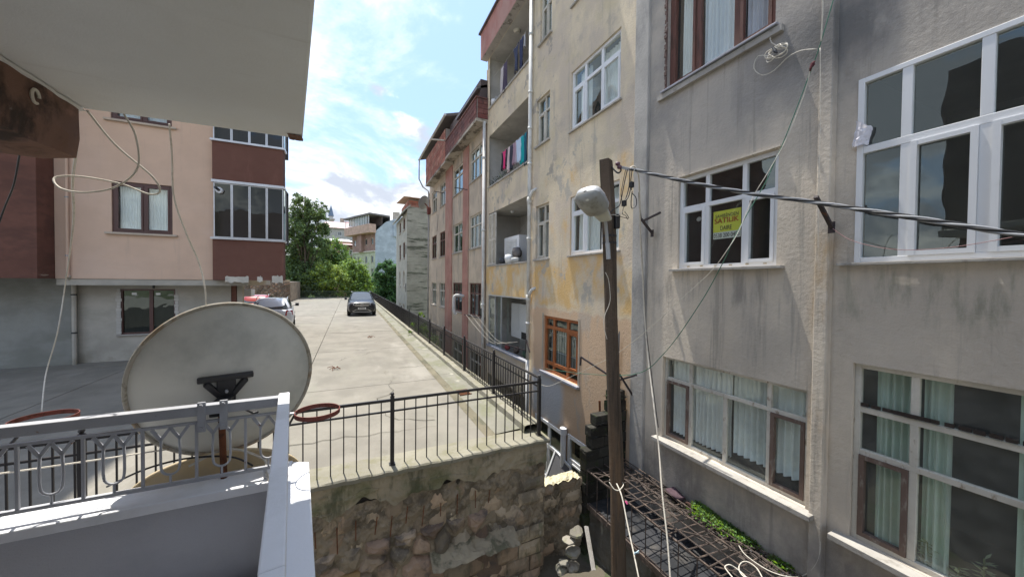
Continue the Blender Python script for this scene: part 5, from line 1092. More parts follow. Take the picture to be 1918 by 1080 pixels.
for k, (u, v, r, l) in enumerate(((1080, 998, .15, 'pale flat stone on top of the small heap by the plank'), (1066, 1012, .13, 'whitish stone second from the top of the small heap'), (1072, 1034, .15, 'mossy stone in the middle of the small heap'), (1058, 1052, .11, 'small grey stone low in the heap left of the plank'), (1050, 1066, .13, 'bottom left pale stone of the small heap'), (1074, 1062, .13, 'greenish stone at the foot of the plank'))):
    c = Vector(at(u, v, 5.1)); b = MB(); b.grid(lambda a, t: (c.x+r*math.sin(math.pi*t)*math.cos(6.2832*a), c.y+r*math.sin(math.pi*t)*math.sin(6.2832*a), c.z-r*.45*math.cos(math.pi*t)), 9, 5); b.v = [tuple(c+(Vector(q)-c)*.72) for q in b.v]; roughen(b, r*.32, 3/r*.3, k)
    tag(b.build('stone', mat('heap_stone', (.24, .225, .19), .92, [((.2, .2, .12), (6, 6, 6), .5, .62, .7)], bump=.7, bscale=24, vary=.3)), l, 'stone')
cg_ = MB()
for k in range(7): pass

# ================================================================ low shed with rebar cage on top
sh = thing('yard_shed', 'low concrete shed with dark panel roof below the grey building', 'shed', (4.3, 3.2, -4.9))
shm = mat('streaked_concrete', (.15, .14, .12), .95, [((.38, .36, .31), (5, 5, .8), .54, .64, .8), ((.07, .065, .05), (2, 2, 2), .48, .6, .7)], bump=1, bscale=18)
b = MB().grid(lambda u, v: (3.88+.03*nz((4, u*30, v*2), 1)+.02*nz((1, u*9, v*5), 2), -.5+5.5*u, -5+1.06*v), 90, 12); b.add([(3.88, 5, -5), (4.7, 5, -5), (4.7, 5, -3.94), (3.88, 5, -3.94)], [(0,1,2,3)]); b.build('shed_wall', shm, sh)
b = MB().box(3.80, 3.86, -.5, 5.05, -3.97, -3.88); b.build('roof_edge', rebar_m, sh)
rm = mat('roof_sheet', (.035, .037, .042), .95, [((.12, .11, .10), (3, 3, 3), .5, .66, .6), ((.3, .3, .3), (30, 30, 30), .70, .74, .8)], bump=.3, vary=.2)
for k in range(12):
    y0 = 5.0-k*.46; b = MB().box(3.83, 4.69, y0-.45, y0, -3.93+.004*(k%2), -3.90+.004*(k%2)); b.build('roof_sheet', rm, sh)
cg = thing('rebar_cage', 'rusty rebar grille over the low shed roof beside the grey wall', 'grille', (4.2, 3.2, -3.9))
MB().bar((3.81, 5.08, -3.30), (3.81, -.2, -3.30), .022).build('top_bar', rebar_m, cg)
k = 0; y = 5.0
while y > .4:
    MB().tube([(3.81, y, -3.92), (3.81+random.uniform(-.01, .01), y, -3.28)], .008, 5).build('upright', rebar_m, cg); y -= .27
y = 5.0; random.seed(2)
while y > .4:
    e = random.uniform(-.08, .08); MB().tube([(3.80, y, -3.285), (4.25, y+e*.5, -3.30+random.uniform(-.02, .02)), (4.69, y+e, -3.33)], .009, 5).build('cross_bar', rebar_m, cg); y -= .145
for x in (3.98, 4.16, 4.34, 4.52, 4.64):
    MB().tube([(x+random.uniform(-.04, .04), 5.05, -3.27), (x, 3.4, -3.28), (x+random.uniform(-.04, .04), .4, -3.30)], .009, 5).build('long_bar', rebar_m, cg)
for k in range(6):
    y = 4.8-k*.72; MB().tube([(3.85, y, -3.268), (4.66, y-.75, -3.30)], .0085, 5).build('diagonal_bar', rebar_m, cg)
b = MB(); random.seed(9)                                                 # litter and rotten timber caught along the wall
for k in range(220):
    y = random.uniform(.6, 4.9); x = 4.66-abs(random.gauss(0, .14)); z = -3.36+.02*(x-4.6)+random.uniform(-.05, .04); l = random.uniform(.05, .3); a = random.gauss(1.5, .5)
    b.bar((x, y, z), (x+math.cos(a)*l*.3, y+math.sin(a)*l, z+random.uniform(-.04, .04)), random.uniform(.012, .04), .01)
for i, v in enumerate(b.v): b.v[i] = (min(v[0], 4.69), v[1], v[2])
tag(b.build('debris', mat('rotten_debris', (.075, .062, .055), .95, [((.2, .17, .15), (12, 12, 12), .6, .7, .7)], bump=.6)), 'dark rotten sticks and litter lying on the grille along the wall', 'debris', kind='stuff')
b = MB()
for k in range(3800):
    t = random.random()
    t = min(1, max(0, random.choice((.06, .16, .24, .34, .45, .6, .9))+random.gauss(0, .045))); y = 3.5-1.25*t; x = 4.69-abs(random.gauss(0, .10*(1-.3*t)))*(1 if t < .6 else .6); z = -3.31-.04*t+random.random()*.11*(1-t*.5); 
    d = Vector((random.uniform(-.9, .3), random.uniform(-1, 1), random.uniform(.0, 1.4))).normalized()*random.uniform(.02, .06); n = d.orthogonal().normalized()*.009; p = Vector((min(x, 4.685), y, z))
    b.add([p, p+d*.5+n, p+d, p+d*.5-n], [(0, 1, 2, 3)])
tag(b.build('weeds', mat('weed_green', (.10, .19, .035), .85, layers=[((.10, .09, .04), (9, 9, 9), .52, .64, .8)], vary=.6, island=1), recalc=False), 'bright green weeds and moss growing on the grille against the grey wall', 'weeds', kind='stuff')
def rag(c, rx, ry, rz, m, label, name='rag', cat='rag'):
    b = MB().grid(lambda a, t: (c[0]+rx*math.sin(math.pi*t)*math.cos(6.2832*a), c[1]+ry*math.sin(math.pi*t)*math.sin(6.2832*a), c[2]-rz*math.cos(math.pi*t)), 24, 12); roughen(b, min(rx, ry, rz)*.9, 9, c[1]); return tag(b.build(name, m, smooth=True), label, cat)
rag((4.60, 3.84, -3.26), .06, .17, .055, mat('rag_mauve', (.085, .055, .065), .95, bump=.4), 'mauve crumpled cloth lying where the grille meets the wall')
rag((4.61, 3.55, -3.30), .05, .12, .05, mat('rag_brown', (.07, .04, .033), .95, bump=.4), 'brown rolled cloth next to the mauve one on the grille')
for k, (y, l) in enumerate(((2.72, 'white scrap of paper on the weeds, farther one'), (2.3, 'small pale plastic scrap at the wall foot, nearer one'))):
    rag((4.62, y, -3.36), .03, .06, .025, pvc, l, 'paper_scrap', 'paper scrap')
MB()
b = MB().grid(lambda u, v: (3.95+.12*u, 2.72+.22*v, -3.865+.02*nz((u*3, v*3, 1))), 5, 5); tag(b.build('paper_sheet', mat('paper_grey', (.4, .42, .44), .8, [((.1, .1, .12), (40, 40, 40), .55, .6, .8)])), 'crumpled printed paper on the dark shed roof', 'paper')
cc = [az(u, v, -3.24) for u, v in ((1385, 1020), (1400, 1045), (1430, 1062), (1470, 1082))]
wire('cable_coil', [tuple(az(u, v, -3.24)) for u, v in ((1376, 1085), (1362, 1068), (1358, 1060), (1368, 1057), (1385, 1068), (1400, 1082), (1410, 1090), (1390, 1076), (1384, 1062), (1390, 1052), (1402, 1052), (1418, 1064), (1430, 1085))], .007, cable_w, 'white hose lying in loops on the rebar grille', 'hose')
wire('cable', [tuple(az(u, v, -3.22)) for u, v in ((1384, 1021), (1395, 1037), (1420, 1056), (1445, 1070), (1475, 1079))]+[tuple(ax(u, v, 4.66)) for u, v in ((1500, 1079), (1520, 1066), (1533, 1045), (1536, 1020), (1534, 1000))], .006, cable_w, 'pale cable running over the weeds and up the grey wall', 'cable')
# ================================================================ pink striped building
pk = thing('apartment_building', 'old building with faded pink stripes and raw brick attic, beyond the yellow one', 'building', (6, 18, -5.2))
pk_m = mat('pink_block_render', (.54, .46, .36), .93, [((.52, .44, .35), (.6, .6, .5), .45, .6, .6), ((.26, .245, .22), (1.5, 1.8, .5), .52, .66, .7), ((.17, .16, .15), (3, 3, .8), .6, .7, .5)], bump=.5, bscale=20)
stripe_m = mat('faded_pink_stripe', (.42, .22, .18), .93, [((.44, .30, .24), (2, 2, .7), .46, .62, .8), ((.30, .22, .18), (4, 4, 1), .6, .7, .6)], bump=.5)
FP = FX(4.7)
def W(uL, uR): return sx(uL, 500), sx(uR, 500)
cols = [(14.55, 13.03, 2), (17.25, 15.65, 1), (20.1, 18.9, 1), (22.2, 20.95, 1)]
rowz = [(4.22, 5.5), (1.40, 2.78), (-1.42, -.05), (-4.2, -2.9)]
holes = [(b_, a_, z0, z1, .16) for a_, b_, _ in cols for z0, z1 in rowz]
b = MB(); wallmesh(b, FP, 12.6, 23.0, -5.3, 6.6, holes); b.build('facade_wall', pk_m, pk)
b = MB(); b.box(4.71, 11, 22.93, 23.0, -5.3, 6.6); b.box(4.71, 11, 12.6, 12.66, -5.3, 8); b.box(8, 11, 12.6, 23, -5.3, 8); b.build('block_body', pk_m, pk)
for a0, a1 in ((15.5, 14.7), (18.7, 17.4), (12.95, 12.65)):
    b = MB(); fbox(b, FP, a1, a0, -5.2, 5.9, .001, .045); b.build('pink_pilaster', stripe_m, pk)
for n_, (a_, b2, kd) in enumerate(cols):
    for r_, (z0, z1) in enumerate(rowz):
        dark = (r_ == 1 and n_ > 1) or (r_ == 2 and n_ in (0, 1)); fm = brown_wood if dark else old_white
        rows = [(0, .68, [.34, .68]), (.68, 1, [.34, .68])] if kd == 2 else [(0, .66, [.5]), (.66, 1, [.5])]
        window(pk, FP, a_, b2, z0, z1, rows, fm, G_far, .1, .06, .06, sill=(.05, .05, .05), silm=stone_sill)
        b = MB(); room(b, FP, b2-.1, a_+.1, z0-.3, z1+.1, 1.6); b.build('room_walls', room_m, pk)
        if r_ < 3 and (n_+r_) % 2 == 0: curtain(FP, a_-.1, (a_+b2)/2+.1, z0, z1, -.2, sheer, 'pale curtain in the %s window of %s row on the pink striped building' % (('largest', 'second', 'third', 'farthest')[n_], ('the top', 'the middle', 'the low')[r_]), 5, .03)
# attic: raw hollow brick boxes cantilevered over the street
brick_m = mat('hollow_brick', (.36, .165, .12), .92, [((.26, .10, .07), (3, 3, 3), .5, .62, .6), ((.45, .38, .33), (5, 5, 5), .62, .7, .6)], bump=.5, vary=.2)
mort = mat('brick_mortar', (.33, .29, .26), .95)
redp = mat('red_painted_brick', (.20, .085, .075), .92, [((.12, .07, .065), (2, 2, 1.2), .46, .6, .8), ((.36, .26, .24), (3, 3, 2), .6, .7, .6)], bump=.6, vary=.12)
under_m = mat('stained_concrete', (.42, .38, .32), .95, [((.10, .085, .07), (2, 1.2, 2), .48, .58, .9)], bump=.5)
MB().box(4.28, 9, 17.15, 22.0, 5.96, 7.5).build('attic_core', mort, pk)
MB().box(4.28, 9, 12.5, 17.14, 6.08, 6.82).build('attic_core', mort, pk)
MB().box(4.24, 4.72, 17.15, 22.02, 5.85, 5.955).build('attic_slab', under_m, pk); MB().box(4.24, 4.72, 12.48, 17.14, 5.96, 6.075).build('attic_slab', under_m, pk)
def bricks(fr, a0, a1, z0, z1, bw_, bh, m, parent, name='brick', org=None):
    proto = None; r_ = 0; z = z0; cnt = 0; rest = MB()
    while z+bh <= z1+.01:
        a = a0+(0 if r_%2 == 0 else -bw_/2)
        while a < a1-.02:
            l, h_ = max(a, a0), min(a+bw_-.015, a1)
            if h_-l > .05:
                e = random.uniform(0, .012)
                if abs((h_-l)-(bw_-.015)) < 1e-4:
                    if proto is None: b = MB(); fbox(b, fr, l, h_, z, z+bh-.014, 0, .018); proto = b.build(name, m, parent); pl_, pz = l, z
                    else:
                        off = Vector(fr(l, z, e))-Vector(fr(pl_, pz, 0)); dup_part(proto, off)
                    cnt += 1
                else: b = MB(); fbox(b, fr, l, h_, z, z+bh-.014, 0, .018+e); b.build(name, m, parent)
            a += bw_
        z += bh; r_ += 1
bricks(FX(4.27), 17.2, 21.98, 5.98, 7.5, .40, .19, brick_m, pk)
bricks(FX(4.27), 12.52, 17.12, 6.09, 6.82, .42, .18, redp, pk)
bricks(FY(12.49), 4.3, 4.9, 6.09, 6.82, .42, .18, redp, pk)
b = MB(); b.box(4.22, 9, 12.45, 17.14, 6.822, 6.87); b.build('parapet_cap', redp, pk)
MB().box(4.45, 9, 12.6, 17.0, 6.871, 7.6).build('attic_room', mat('dark_attic', (.10, .08, .08), .9, bump=.4), pk)
MB().add([(4.1, 16.6, 7.95), (4.1, 23.3, 7.95), (9, 23.3, 9.4), (9, 16.6, 9.4), (4.1, 16.6, 7.82), (4.1, 23.3, 7.82), (9, 23.3, 9.27), (9, 16.6, 9.27)], [(0,1,2,3),(7,6,5,4),(0,4,5,1),(1,5,6,2),(2,6,7,3),(3,7,4,0)]).build('attic_roof', mat('roof_edge_dark', (.12, .10, .09), .8), pk)
MB().add([(4.3, 12.6, 7.3), (4.3, 15.5, 7.3), (8, 15.5, 8.6), (8, 12.6, 8.6), (4.3, 12.6, 7.2), (4.3, 15.5, 7.2), (8, 15.5, 8.5), (8, 12.6, 8.5)], [(0,1,2,3),(7,6,5,4),(0,4,5,1),(1,5,6,2),(2,6,7,3),(3,7,4,0)]).build('roof_sheet', mat('zinc_dark', (.16, .15, .15), .5), pk)
MB().tube([(4.07, 16.5, 7.86), (4.07, 23.4, 7.86)], .06, 8).build('gutter', mat('gutter_white', (.55, .55, .52), .6), pk)
pipe([(4.07, 23.3, 7.85), (4.07, 23.3, 6.6), (4.3, 23.2, 6.1), (4.62, 22.97, 5.8), (4.62, 22.97, -5.2)], .045, grey_metal, pk)
pipe([(4.58, 12.52, 6.0), (4.58, 12.52, -5.2)], .06, pw, pk)
for z in (4.6, 1.9, -.9): pipe([(4.58, 12.52, z), (4.58, 12.52, z+.08)], .075, pw, pk, 'pipe_collar')
MB().bar((4.1, 16.7, 6.72), (3.6, 17.3, 6.9), .1, .05).build('gutter_piece', old_white, pk)
for a, z in ((14.8, 4.0), (19, 4.8)): bracket('small rusty washing bracket %s on the pink striped building' % ('under the largest top window' if a < 15 else 'beside the third top window'), (4.69, a, z), (4.15, a+.25, z+.1), m=dkm)
sdh, *_r = dish('satellite_dish', (4.35, 23.2, 5.1), .8, .9, .10, (-.5, .8, .4), mat('dish_far', (.3, .3, .3), .6), grey_metal, 'round grey satellite dish at the far corner of the pink striped building')
MB().tube([(4.4, 23.0, 5.0), (4.69, 22.8, 4.6)], .04, 6).build('arm', rust_red, sdh); MB().box(4.5, 4.68, 22.6, 22.9, 4.3, 4.7).build('mount', rust_red, sdh)
fp = wire('flue_pipe', [(4.66, 15.2, -.65), (4.3, 15.25, -.62), (4.22, 15.25, -.8), (4.22, 15.25, -1.3), (4.3, 15.25, -1.45)], .08, pw, 'white flue pipe bending down from a low window of the pink striped building', 'flue')
wire('cable', [(4.65, 20.4, 3.9), (4.62, 20.4, 3.2), (4.62, 20.5, 2.9)], .012, cable_b, 'short black cable dangling on the pink striped facade', 'cable')

# ================================================================ grey building with bare side wall
fg = thing('apartment_building', 'narrow grey building with a streaked bare side wall and brick rooftop', 'building', (7, 36, -5))
side_m = mat('streaked_side_wall', (.33, .32, .265), .95, [((.085, .09, .065), (.28, .28, 2.4), .545, .60, .9), ((.10, .11, .07), (.7, .7, 6), .56, .62, .7), ((.37, .365, .33), (.5, .5, .5), .5, .7, .5)], bump=.6, bscale=8)
front_m = mat('pale_grey_render', (.36, .36, .31), .93, [((.36, .36, .32), (.8, .8, .5), .5, .66, .6)], bump=.3)
FS = FX(4.72)
hs = []; cy = [(38.4, 37.2), (35.6, 34.3)]
for z0, z1 in ((4.9, 6.0), (2.2, 3.7), (-.5, .95), (-3.6, -2.2)):
    for a0, a1 in cy: hs.append((a1, a0, z0, z1, .2))
b = MB(); wallmesh(b, FS, 33, 41, -6, 6.35, hs); b.build('facade_wall', front_m, fg)
for h in hs: window(fg, FS, h[1], h[0], h[2], h[3], [(0, 1, [.5])], brown_wood if h[2] > 0 else old_white, G_far, .12, .09, .08, sill=(.08, .1), silm=stone_sill)
MB().box(4.73, 12, 33, 33.2, -6, 6.75).build('side_wall', side_m, fg); b = MB(); b.box(7.5, 12, 33.2, 41, -6, 6.7); b.box(4.73, 12, 40.9, 41, -6, 6.4); b.build('block_body', front_m, fg)
for z0 in (.9, -2.6): MB().box(4.705, 4.73, 33.45, 33.85, z0+1.6, z0+2.4).build('vent_window', black_pl, fg)
MB().add([(4.3, 32.9, 6.3), (4.3, 41.2, 6.3), (5.0, 41.2, 6.95), (5.0, 32.9, 6.95), (4.3, 32.9, 6.18), (4.3, 41.2, 6.18), (5.0, 41.2, 6.83), (5.0, 32.9, 6.83)], [(0,1,2,3),(7,6,5,4),(0,4,5,1),(1,5,6,2),(2,6,7,3),(3,7,4,0)]).build('eave', front_m, fg)
MB().box(4.9, 8, 33.25, 38, 6.7, 7.5).build('attic_core', mort, fg)
bricks(FY(33.22), 4.9, 8.0, 6.78, 7.5, .42, .2, brick_m, fg); bricks(FX(4.88), 33.3, 37.9, 6.78, 7.5, .42, .2, brick_m, fg)
tile_m = mat('rust_tile', (.42, .27, .19), .9, [((.5, .36, .26), (1.2, 1.2, 1.2), .5, .65, .6)], vary=.12)
t0 = None
for k in range(6):
    b = MB(); x = 4.4+k*.72; b.add([(x, 32.7, 7.6-k*.02), (x+.70, 32.7, 7.6-k*.02), (x+.70, 38.4, 8.1), (x, 38.4, 8.1), (x, 32.7, 7.54-k*.02), (x+.70, 32.7, 7.54-k*.02), (x+.70, 38.4, 8.04), (x, 38.4, 8.04)], [(0,1,2,3),(7,6,5,4),(0,4,5,1),(1,5,6,2),(2,6,7,3),(3,7,4,0)]); b.build('roof_panel', tile_m, fg)
b = MB(); b.box(7.2, 8.4, 34.5, 35.5, 7.5, 8.5)
for k in range(4): b.box(7.2+k*.32, 7.36+k*.32, 34.5, 35.5, 8.5, 8.65)
b.box(7.15, 8.45, 34.45, 35.55, 8.65, 8.73); b.build('chimney', side_m, fg)

# ================================================================ far buildings beyond the trees
def far_building(label, x0, x1, Y, z0, z1, m, nwin, rows, wz=1.3, fm=pvc, dep=14, wm=None, xw=None, pier=None):
    t = thing('apartment_building', label, 'building', ((x0+x1)/2, Y+dep/2, z0)); fr = FY(Y); hs = []
    a0, a1 = xw or (x0, x1); st = (a1-a0)/nwin
    for r_ in rows:
        for k in range(nwin): c = a0+st*(k+.5); hs.append((c-.55, c+.55, r_, r_+wz, .15))
    b = MB(); wallmesh(b, fr, x0, x1, z0, z1, hs); b.build('facade_wall', m, t)
    b = MB(); b.box(x0, x0+.1, Y+.2, Y+dep, z0, z1-.02); b.box(x1-.1, x1, Y+.02, Y+dep, z0, z1-.02); b.box(x0, x1, Y+dep, Y+dep+.1, z0, z1); b.box(x0+.05, x1-.05, Y+2.6, Y+2.8, z0, z1-.02); b.build('block_body', wm or m, t)
    for h in hs: window(t, fr, h[0], h[1], h[2], h[3], [(0, 1, [.5])], fm, G_far, .1, .09, .07)
    return t, fr
choc = mat('far_brown_render', (.34, .22, .185), .9); lime = mat('far_lime_render', (.52, .54, .40), .9); blu = mat('far_blue_render', (.45, .50, .55), .9, [((.34, .39, .43), (.25, .25, .6), .45, .62, .7), ((.2, .21, .22), (.06, .06, 2), .66, .68, .5)])
sal = mat('far_salmon_render', (.55, .38, .30), .9)
# block that shows a lime/brown street face and a blue party wall
t = thing('apartment_building', 'far block with brown upper storeys, lime green lower storeys and blue side wall', 'building', (4, 80, -8))
YB = 75; fr = FY(YB+.0); tr_ = FY(YB)
def obox(x0, x1, y0, y1, z0, z1, m, name): return MB().box(x0, x1, y0, y1, z0, z1).build(name, m, t)
pL = ay(660, 450, 84); pC = ay(703, 450, 75)
XL, XC = pL.x, pC.x
class FO:   # oblique face between two plan points
    def __init__(s, p, q): s.p = Vector((p[0], p[1])); s.d = (Vector((q[0], q[1]))-s.p); s.L = s.d.length; s.d.normalize(); s.n = Vector((s.d.y, -s.d.x))
    def __call__(s, a, z, d): v = s.p+s.d*a+s.n*d; return (v.x, v.y, z)
fo = FO((XL, 84), (XC, 75)); Lo = fo.L
def zat(v, Y=75): return ay(703, v, Y).z
zt_, z1_, z2_ = zat(402), zat(432), zat(470)
hs = []
for za, zb in ((zat(457), zat(445)), (zat(492), zat(478)), (zat(515), zat(502)), (zat(535), zat(524))):
    for a in (.12, .30, .62, .88): hs.append((Lo*a-.45, Lo*a+.45, za, zb, .15))
def quadwall(fr, a0, a1, z0, z1, holes, m, name, par):
    b = MB(); wallmesh(b, fr, a0, a1, z0, z1, [h for h in holes if h[2] > z0 and h[3] < z1+.01]); return b.build(name, m, par)
quadwall(fo, 0, Lo, z2_, zat(436), hs, choc, 'facade_upper', t); quadwall(fo, 0, Lo, -9, z2_-.002, hs, lime, 'facade_lower', t)
b = MB(); 
for q in ((0, Lo, z2_-.12, z2_+.12),):
    A_ = [fo(q[0], q[2], .25), fo(q[1], q[2], .25), fo(q[1], q[3], .25), fo(q[0], q[3], .25), fo(q[0], q[2], 0), fo(q[1], q[2], 0), fo(q[1], q[3], 0), fo(q[0], q[3], 0)]; b.add(A_, [(0,1,2,3),(7,6,5,4),(0,4,5,1),(1,5,6,2),(2,6,7,3),(3,7,4,0)])
b.build('string_course', mat('far_cream', (.6, .56, .48), .9), t)
def ob(a0, a1, z0, z1, d0, d1, m, name):
    A_ = [fo(a0, z0, d0), fo(a1, z0, d0), fo(a1, z0, d1), fo(a0, z0, d1), fo(a0, z1, d0), fo(a1, z1, d0), fo(a1, z1, d1), fo(a0, z1, d1)]
    return MB().add(A_, [(0,3,2,1),(4,5,6,7),(0,1,5,4),(1,2,6,5),(2,3,7,6),(3,0,4,7)]).build(name, m, t)
ob(-1.0, Lo+.2, zat(436), zat(420), -.02, 1.3, sal, 'terrace_parapet'); ob(Lo*.38, Lo*.55, z2_, zat(436), 0, .7, choc, 'oriel'); ob(-1.2, Lo+.3, zat(403), zat(400), -3, 1.4, mat('far_roof_dark', (.2, .18, .18), .8), 'terrace_roof')
for k in range(14): ob(Lo*.0+k*Lo/14-(.9 if k == 0 else 0), Lo*.0+k*Lo/14+.12-(.9 if k == 0 else 0), zat(420), zat(403), 1.0, 1.1, pvc, 'terrace_post')
ob(Lo*.3, Lo*.85, zat(420), zat(404), .9, .95, glass('glass_terrace', (.5, .5, .52), .35), 'terrace_glazing'); ob(0, Lo, zat(420), zat(403), -1.5, -1.4, mat('terrace_shade', (.14, .11, .1), .9), 'terrace_wall')  # back wall of the terrace in one dark brown
for h in hs: window(t, fo, h[0], h[1], h[2], h[3], [(0, 1, [])], mat('far_cream', (.6, .56, .48)), G_dark, .1, .12)
ob(0, Lo, -9, zt_, -3.2, -3.1, room_m, 'inner_wall')
zr0, zr1 = ay(703, 440, 75).z, ay(745, 401, 76).z
b = MB().add([(XC, 75, -9), (10.5, 76.5, -9), (10.5, 76.5, ay(745, 410, 76).z+.8), (XC+2, 75.3, ay(725, 416, 75.5).z), (XC, 75, ay(704, 433, 75).z)], [(0, 1, 2, 3, 4)]); b.add([(XC+.02, 75.3, -9), (10.5, 90, -9), (10.5, 90, 12.8), (XC+.02, 90, 12)], [(0, 1, 2, 3)]); b.build('blue_side_wall', blu, t)
MB().add([(XC+2.5, 75.5, zat(412)), (11, 77, zat(402)), (11, 90, zat(402)+3), (XC+2.5, 90, zat(408)+1)], [(0, 1, 2, 3)]).build('tin_roof', mat('tin_roof', (.35, .37, .4), .6), t)
b = MB(); 
for k in range(4): b.box(XC+2+k*1.5, XC+3.2+k*1.5, 75.6, 77, zat(440), zat(414)+k*.5)
b.build('roof_walls', blu, t); MB().box(XC+3.7, XC+5.0, 78, 79, zat(412, 78), zat(401, 78)+.8).build('chimney', grey_seg, t)
# houses farther up the hill
def gable(label, uL, uR, vB, vE, vR, Y, wallm, roofm, chim=None, rows=1):
    x0, x1 = ay(uL, vE, Y).x, ay(uR, vE, Y).x; ze, zr = ay(uL, vE, Y).z, ay((uL+uR)/2, vR, Y).z; t = thing('house', label, 'house', ((x0+x1)/2, Y+5, -9))
    fr = FY(Y); n = max(2, int((x1-x0)/4)); hs = []; zb = ay(uL, vB, Y).z
    hs = [(x0+(k+.5)*(x1-x0)/n-.6, x0+(k+.5)*(x1-x0)/n+.6, ze-2.4-r_*3, ze-1.1-r_*3, .15) for k in range(n) for r_ in range(rows)]
    b = MB(); wallmesh(b, fr, x0, x1, -9, ze, hs); b.box(x0, x0+.1, Y+.1, Y+12, -9, ze-.01); b.box(x1-.1, x1, Y+.1, Y+12, -9, ze-.01); b.box(x0+.1, x1-.1, Y+2, Y+2.2, -9, ze-.01); b.build('wall', wallm, t)
    for h in hs: window(t, fr, h[0], h[1], h[2], h[3], [(0, 1, [.5])], pvc, G_far, .1, .1, .08)
    e = .8; o_ = (x1-x0)*.12
    MB().add([(x0-e, Y-e, ze), (x1+e, Y-e, ze), (x1+e, Y+13, ze), (x0-e, Y+13, ze), (x0+o_, Y+6, zr), (x1-o_, Y+6, zr)], [(0,1,5,4),(1,2,5),(2,3,4,5),(3,0,4)]).build('roof', roofm, t)
    if chim:
        for (u, v0, v1) in chim: c = ay(u, v0, Y+3); MB().box(c.x-.8, c.x+.8, Y+2.5, Y+3.5, c.z-2, ay(u, v1, Y+3).z).build('chimney', grey_seg, t)
    return t
pink_roof = mat('far_pale_roof', (.52, .40, .38), .9, [((.40, .33, .32), (.3, .3, .3), .5, .65, .5)])
gable('large pale house with a wide pinkish roof on the hill, right of the big tree', 596, 700, 470, 425, 412, 130, mat('far_grey_wall', (.42, .41, .38), .9), pink_roof, [(659, 420, 409), (676, 422, 416)])
gable('dark red roofed house behind the pinkish roof on the hill', 640, 676, 430, 418, 412, 160, mat('far_maroon', (.22, .10, .10), .9), mat('far_maroon_roof', (.2, .08, .08), .9), [(641, 418, 409)])
gable('small white roofed house below the pale house on the hill', 612, 657, 520, 451, 443, 105, sal, mat('far_white_roof', (.62, .60, .58), .9), None, 2)
gable('salmon house with balconies half hidden by the middle tree', 634, 668, 540, 458, 452, 92, mat('far_salmon_dark', (.34, .19, .15), .9), pink_roof, None, 3)
# minaret
Y = 175; mc = ay(620, 408, Y); px = Y/FPX/.9
mi = thing('minaret', 'slim mosque minaret with a blue-grey pointed cap behind the big tree', 'minaret', (mc.x, mc.y, -9))
zc = lambda v: ay(620, v, Y).z
MB().tube([(mc.x, Y, -9), (mc.x, Y, zc(412))], 1.0, 16).build('shaft', mat('minaret_stone', (.55, .54, .5), .9), mi)
MB().tube([(mc.x, Y, zc(414)), (mc.x, Y, zc(411)), (mc.x, Y, zc(409.5))], [1.0, 1.6, 1.6], 16).build('balcony', MATS['minaret_stone'], mi)
MB().tube([(mc.x, Y, zc(409)), (mc.x, Y, zc(405))], .8, 16).build('upper_shaft', MATS['minaret_stone'], mi)
MB().tube([(mc.x, Y, zc(405)), (mc.x, Y, zc(396)), (mc.x, Y, zc(385)), (mc.x, Y, zc(382))], [1.15, .75, .12, .05], 16).build('cap', mat('minaret_cap', (.16, .22, .30), .6), mi)

# ================================================================ stone wall and grass at the far left
sw = thing('stone_wall', 'rough brown stone wall at the far left of the car park', 'wall', (-9, 47.2, ZG))
MB().box(-16, -6.3, 47.3, 56.1, ZG, -.2).build('wall_core', mort, sw); sites = []; random.seed(4)
z = -2.4
while z < -.05:
    x = -13
    while x < -6.2: sites.append((x+random.uniform(-.1, .1), z+random.uniform(-.05, .05))); x += random.uniform(.35, .6)
    z += .24
far_stone = mat('far_rubble', (.24, .18, .125), .95, [((.16, .12, .09), (2, 2, 2), .45, .6, .7)], bump=.8, vary=.4)
for x, z, p in voronoi(sites, (-13.2, -6.22, -2.5, -.02, 1.4), .02):
    if x > -11.5:
        b = MB(); stone_mb(b, x, z, p, FY(47.25), .12); b.build('stone', far_stone, sw)
b = MB(); y = 47.3
while y < 56: b.box(-6.3, -6.18, y, y+.5, ZG, -.25); y += .52
b.build('end_stones', far_stone, sw, kind='stuff')
def mound(u, v):
    x = -14+17*u; y = 56.6+14*v; return (x, y, -2.9-(5.5*max(0, u-.35)/.65+2*v)*v**.5+.25*nz((x*.4, y*.4, 0))+.6*(1-u)*v)
MB().grid(mound, 40, 20).build('grass_bank', mat('grass_bright', (.11, .20, .035), .95, bump=1, bscale=8), kind='structure', smooth=True)
